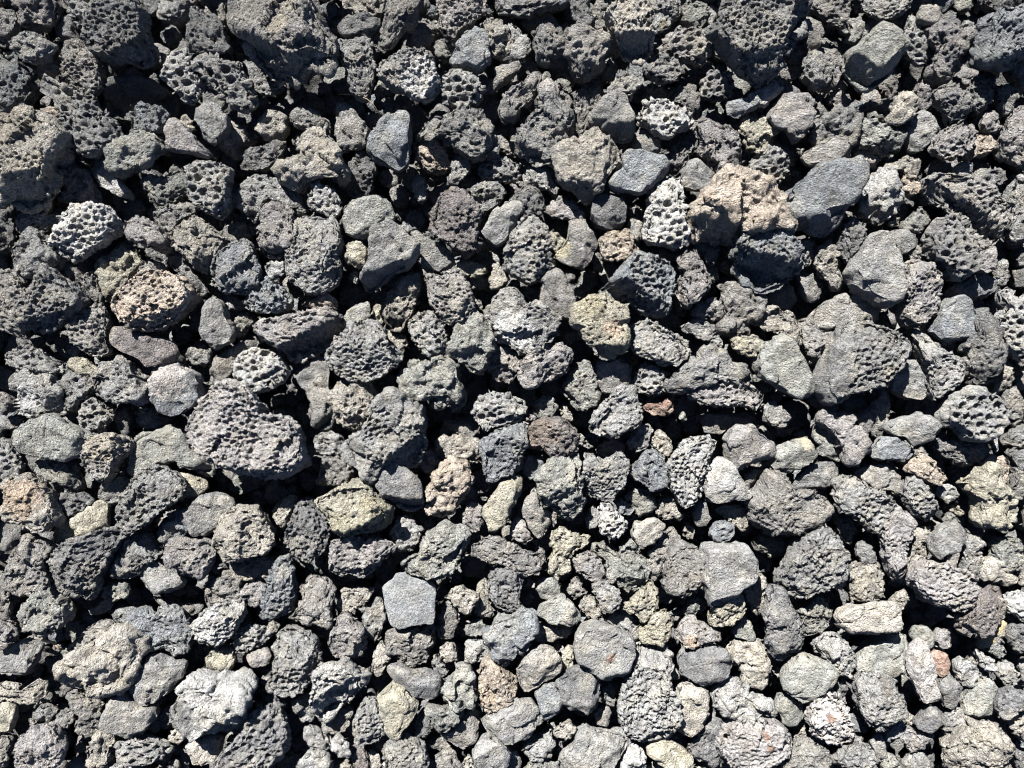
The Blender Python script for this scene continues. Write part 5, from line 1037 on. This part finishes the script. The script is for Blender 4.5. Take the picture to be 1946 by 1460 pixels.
# broken faces of the larger stones: stone number: (lift, (downhill x, downhill y, slope, edge offset in radii), ...)
FACETS = {20: [0.012, (-0.5, -0.85, 1.8, 0.4), (0.9, 0.2, 0.7, 0.5), (0.3, -1.0, 1.5, 0.65)], 101: [0.012, (0.6, -0.75, 3.0, 0.35), (-0.6, -0.8, 2.5, 0.55), (0.5, 0.8, 1.0, 0.8)], 204: [0.008, (-0.2, -1.0, 2.0, 0.05), (1.0, 0.1, 1.0, 0.6)], 26: [0.005, (0.1, -1.0, 1.2, 0.35)], 13: [-0.012, (0.15, -1.0, 1.1, -0.5)], 233: [0.006, (-0.5, -0.85, 2.0, 0.1)], 183: [0.004, (0.45, -0.9, 2.0, 0.1)], 68: [0.008, (0.0, -1.0, 2.0, 0.4), (-1.0, -0.3, 1.0, 0.7)], 248: [0.006, (0.3, -1.0, 1.5, 0.75), (-0.3, 1.0, 0.4, 0.4)], 298: [0.004, (0.3, -1.0, 1.5, 0.5)], 295: [0.004, (0.5, -0.85, 1.2, 0.35), (-1.0, -0.2, 0.8, 0.5)], 266: [0.008, (0.0, -1.0, 2.5, 0.75), (-1.0, 0.4, 0.5, 0.5)], 239: [0.006, (-0.8, -0.6, 1.5, 0.75), (0.2, 1.0, 0.3, 0.2)], 230: [0.006, (0.3, -1.0, 2.0, 0.55), (-1.0, 0.3, 0.6, 0.6)], 209: [0.006, (-0.5, -0.86, 2.0, 0.2), (0.8, 0.2, 0.8, 0.3)], 214: [0.006, (0.3, -1.0, 2.0, 0.8), (0.1, 1.0, 0.4, 0.3)], 491: [0.004, (0.3, -1.0, 1.5, 0.8)], 353: [0.004, (0.4, -1.0, 2.0, 0.7), (0.0, 1.0, 1.5, 0.75)], 299: [0.004, (-0.1, -1.0, 1.5, 0.35)], 415: [0.004, (0.6, -0.8, 1.5, 0.5)], 449: [0.006, (0.5, -0.85, 1.3, -0.05)], 141: [0.006, (0.3, -1.0, 1.2, 0.45)], 168: [0.008, (0.3, -1.0, 2.0, 0.5)], 76: [0.006, (0.0, -1.0, 1.5, 0.3)], 89: [0.004, (0.7, -0.6, 2.0, 0.6)], 526: [0.006, (0.0, -1.0, 2.5, 0.45)], 367: [0.006, (0.2, -1.0, 1.0, 0.8)], 203: [0.008, (-0.2, -1.0, 2.0, 0.35)], 71: [0.01, (0.2, -1.0, 1.5, 0.6), (0.9, -0.3, 1.5, 0.5)], 4: [0.014, (0.5, -0.85, 2.0, 0.65)], 144: [0.004, (0.2, -1.0, 1.2, 0.4)], 105: [0.008, (0.4, -0.9, 2.0, 0.6), (0.0, 1.0, 1.2, 0.8)]}

fill_P, fill_T, fill_C, base_i = [], [], [], 0
def add_fill(P, T, C):
    global base_i
    fill_P.append(P); fill_T.append(T + base_i); fill_C.append(C); base_i += len(P)

polys = []
for i, line in enumerate(STONES):
    pts, tex, colour, lev, label = line.split('|')
    poly = np.array([[float(q) for q in p.split(',')] for p in pts.split()])
    polys.append(poly)
    P, T, C, org = make_stone(poly, tex, colour, int(lev), 1000 + i * 7, PATCHES.get(i, ()),
                              {'h': 1.75, 'm': 2.0}.get(tex, 2.25) if label else 2.9, PITS.get(i), facets=FACETS.get(i))
    if label:
        me = mesh_from('lava_stone', P - np.array(org), T, C, STONE)
        link('lava_stone', me, org, label=label, category='stone', group='lava stones of the bed')
    else:
        add_fill(P, T, C)

# ---------------------------------------------------------------- filling: small stones in the gaps, the layer below, the bed around
def rand_poly(x, y, r, rng):
    m = rng.integers(7, 11)
    an = np.sort((np.arange(m) + rng.uniform(-.3, .3, m)) * 2 * math.pi / m)
    st = rng.uniform(.68, 1.0); ro_ = rng.uniform(0, math.pi)
    rr = r * rng.uniform(.82, 1.15, m)
    px_, py_ = np.cos(an) * rr, np.sin(an) * rr * st
    return np.stack([x + px_ * math.cos(ro_) - py_ * math.sin(ro_), y + px_ * math.sin(ro_) + py_ * math.cos(ro_)], 1)

rng = np.random.default_rng(5)
G = 4                                             # coverage grid in pixels over the frame
X0, Y0, NX, NY = -60, -60, (1946 + 120) // G, (1460 + 120) // G
gx, gy = np.meshgrid(X0 + (np.arange(NX) + .5) * G, Y0 + (np.arange(NY) + .5) * G)
cov = np.zeros((NY, NX), bool)
for poly in polys:
    x0, y0 = poly.min(0); x1, y1 = poly.max(0)
    ix = slice(max(0, int((x0 - X0) / G)), max(0, int((x1 - X0) / G) + 2)); iy = slice(max(0, int((y0 - Y0) / G)), max(0, int((y1 - Y0) / G) + 2))
    xx, yy = gx[iy, ix], gy[iy, ix]
    if xx.size == 0:
        continue
    ins = np.zeros(xx.shape, bool)
    A, B = poly, np.roll(poly, -1, 0)
    for (ax, ay), (bx, by) in zip(A, B):
        if ay == by:
            continue
        cond = ((ay > yy) != (by > yy)) & (xx < (bx - ax) * (yy - ay) / (by - ay) + ax)
        ins ^= cond
    cov[iy, ix] |= ins
free = ~cov
dist = np.zeros(cov.shape)
cur = free.copy()
for step in range(1, 14):                          # rough distance to the nearest outline
    dist[cur] = step * G
    nb = cur.copy()
    nb[1:] &= cur[:-1]; nb[:-1] &= cur[1:]; nb[:, 1:] &= cur[:, :-1]; nb[:, :-1] &= cur[:, 1:]
    cur = nb
cand = np.argwhere(dist >= 8)
cand = cand[rng.permutation(len(cand))]
cand = cand[np.argsort(-dist[cand[:, 0], cand[:, 1]], kind='stable')]
placed = []
for (j, i) in cand:
    x, y, r = gx[j, i], gy[j, i], min(26, dist[j, i] * 1.05 + 3)
    if any((x - a_) ** 2 + (y - b_) ** 2 < ((r + c_) * .8) ** 2 for a_, b_, c_ in placed):
        continue
    placed.append((x, y, r))
tints = 'ggdnvpdlgkb'
for q, (x, y, r) in enumerate(placed):
    P, T, C, _ = make_stone(rand_poly(x, y, r, rng), 'fmcs'[rng.integers(4)], tints[rng.integers(len(tints))], 0, 90000 + q, (), 3.2)
    P = P + np.array([0, 0, -.040])
    add_fill(P, T, C)

# a few worn shapes, copied turned and scaled, for the layer below and the bed beyond the picture
templates = []
for q in range(14):
    P, T, C, org = make_stone(rand_poly(973, 730, 40, rng), 'fmmchs'[q % 6], 'g', 1, 70000 + q, (), 6.2, nmin=5)
    templates.append(((P - P.mean(0)) / (40 * S), T, C[:, 3:]))
lows = []
for q in range(6):
    P, T, C, org = make_stone(rand_poly(973, 730, 40, rng), 'fs'[q % 2], 'g', 1, 80000 + q, (), 9.0, nmin=3)
    lows.append(((P - P.mean(0)) / (40 * S), T, C[:, 3:]))

def scatter(lib, xs, ys, zs, rs):
    for x, y, z, r in zip(xs, ys, zs, rs):
        P, T, g = lib[rng.integers(len(lib))]
        an = rng.uniform(0, 6.28); ca, sa = math.cos(an), math.sin(an)
        M = np.array([[ca, -sa, 0], [sa, ca, 0], [0, 0, 1.0]])
        t1, t2 = rng.normal(0, .25, 2)
        M = M @ np.array([[1, 0, t1], [0, 1, t2], [-t1, -t2, 1.0]])
        sc = r * np.array([rng.uniform(.85, 1.2), rng.uniform(.8, 1.1), rng.uniform(.85, 1.1)])
        b = np.array(PALETTE[tints[rng.integers(len(tints))]]) * rng.uniform(.85, 1.15)
        add_fill((P * sc) @ M.T + np.array([x, y, z]), T, np.concatenate([np.repeat(b[None], len(P), 0), g], 1))

def jitter_grid(x0, x1, y0, y1, step):
    xs, ys = np.meshgrid(np.arange(x0, x1, step), np.arange(y0, y1, step * .87))
    xs = xs + (np.arange(xs.shape[0]) % 2)[:, None] * step / 2
    xs = xs.ravel() + rng.uniform(-.28, .28, xs.size) * step; ys = ys.ravel() + rng.uniform(-.28, .28, ys.size) * step
    return xs, ys

xs, ys = jitter_grid(-1.05, 1.05, -.85, .85, .048)
n_ = len(xs)
scatter(lows, xs, ys, rng.uniform(-.105, -.088, n_), rng.uniform(.022, .031, n_))
fx, fy = 973 * S, 730 * S
xs, ys = jitter_grid(-1.05, 1.05, -.85, .85, .055)
out = (np.abs(xs) > fx + .028) | (np.abs(ys) > fy + .028)
xs, ys = xs[out], ys[out]
n_ = len(xs)
scatter(templates, xs, ys, rng.uniform(-.022, .008, n_), rng.uniform(.020, .036, n_))

P, T, C = np.concatenate(fill_P), np.concatenate(fill_T), np.concatenate(fill_C)
link('small_lava_stones', mesh_from('small_lava_stones', P, T, C, STONE), kind='stuff',
     label='smaller dark lava stones filling the gaps between the larger ones', category='gravel')

# ---------------------------------------------------------------- dry plant scraps
def tube(name, pts, r0, r1, mat, **props):
    pts = [Vector(p) for p in pts]
    vs_, fs = [], []
    for i, p in enumerate(pts):
        t = (pts[min(i + 1, len(pts) - 1)] - pts[max(i - 1, 0)]).normalized()
        s1 = t.cross(Vector((0, 0, 1))).normalized(); s2 = t.cross(s1)
        r = r0 + (r1 - r0) * i / (len(pts) - 1)
        for q in range(6):
            an = q * math.pi / 3
            vs_.append(p + (s1 * math.cos(an) + s2 * math.sin(an)) * r)
    for i in range(len(pts) - 1):
        for q in range(6):
            a_, b_ = i * 6 + q, i * 6 + (q + 1) % 6
            fs.append((a_, b_, b_ + 6, a_ + 6))
    fs.append(tuple(range(5, -1, -1))); fs.append(tuple(range(len(vs_) - 6, len(vs_))))
    me = bpy.data.meshes.new(name)
    o = vs_[0].copy()
    me.from_pydata([v_ - o for v_ in vs_], [], fs)
    me.shade_smooth()
    me.materials.append(mat)
    return link(name, me, o, **props)

straw = bpy.data.materials.new('dry_straw')
straw.use_nodes = True
sb = straw.node_tree.nodes['Principled BSDF']
sn = straw.node_tree.nodes.new('ShaderNodeTexNoise'); sn.inputs['Scale'].default_value = 300
sr = straw.node_tree.nodes.new('ShaderNodeValToRGB')
sr.color_ramp.elements[0].color = (.22, .15, .08, 1); sr.color_ramp.elements[1].color = (.42, .32, .19, 1)
straw.node_tree.links.new(sn.outputs['Fac'], sr.inputs['Fac']); straw.node_tree.links.new(sr.outputs['Color'], sb.inputs['Base Color'])
sb.inputs['Roughness'].default_value = .8

def at(x, y, z):
    k_ = (CAM_H - z) / CAM_H
    return ((x - 973) * S * k_, (730 - y) * S * k_, z)
tube('grass_stalk', [at(643, 180, -.004), at(660, 179, .004), at(678, 181, .012), at(697, 188, .018), at(709, 198, .016), at(718, 211, .008), at(722, 224, .0)],
     .0005, .0003, straw, label='hair-thin dry grass stalk curling below the largest boulder', category='stalk')
tube('dry_twig', [at(80, 1216, .002), at(88, 1219, .006), at(98, 1220, .007), at(107, 1227, .006), at(116, 1237, .003)],
     .0022, .0014, straw, label='short pale dry twig lying by the black gap below the pyramid-like stone', category='twig')
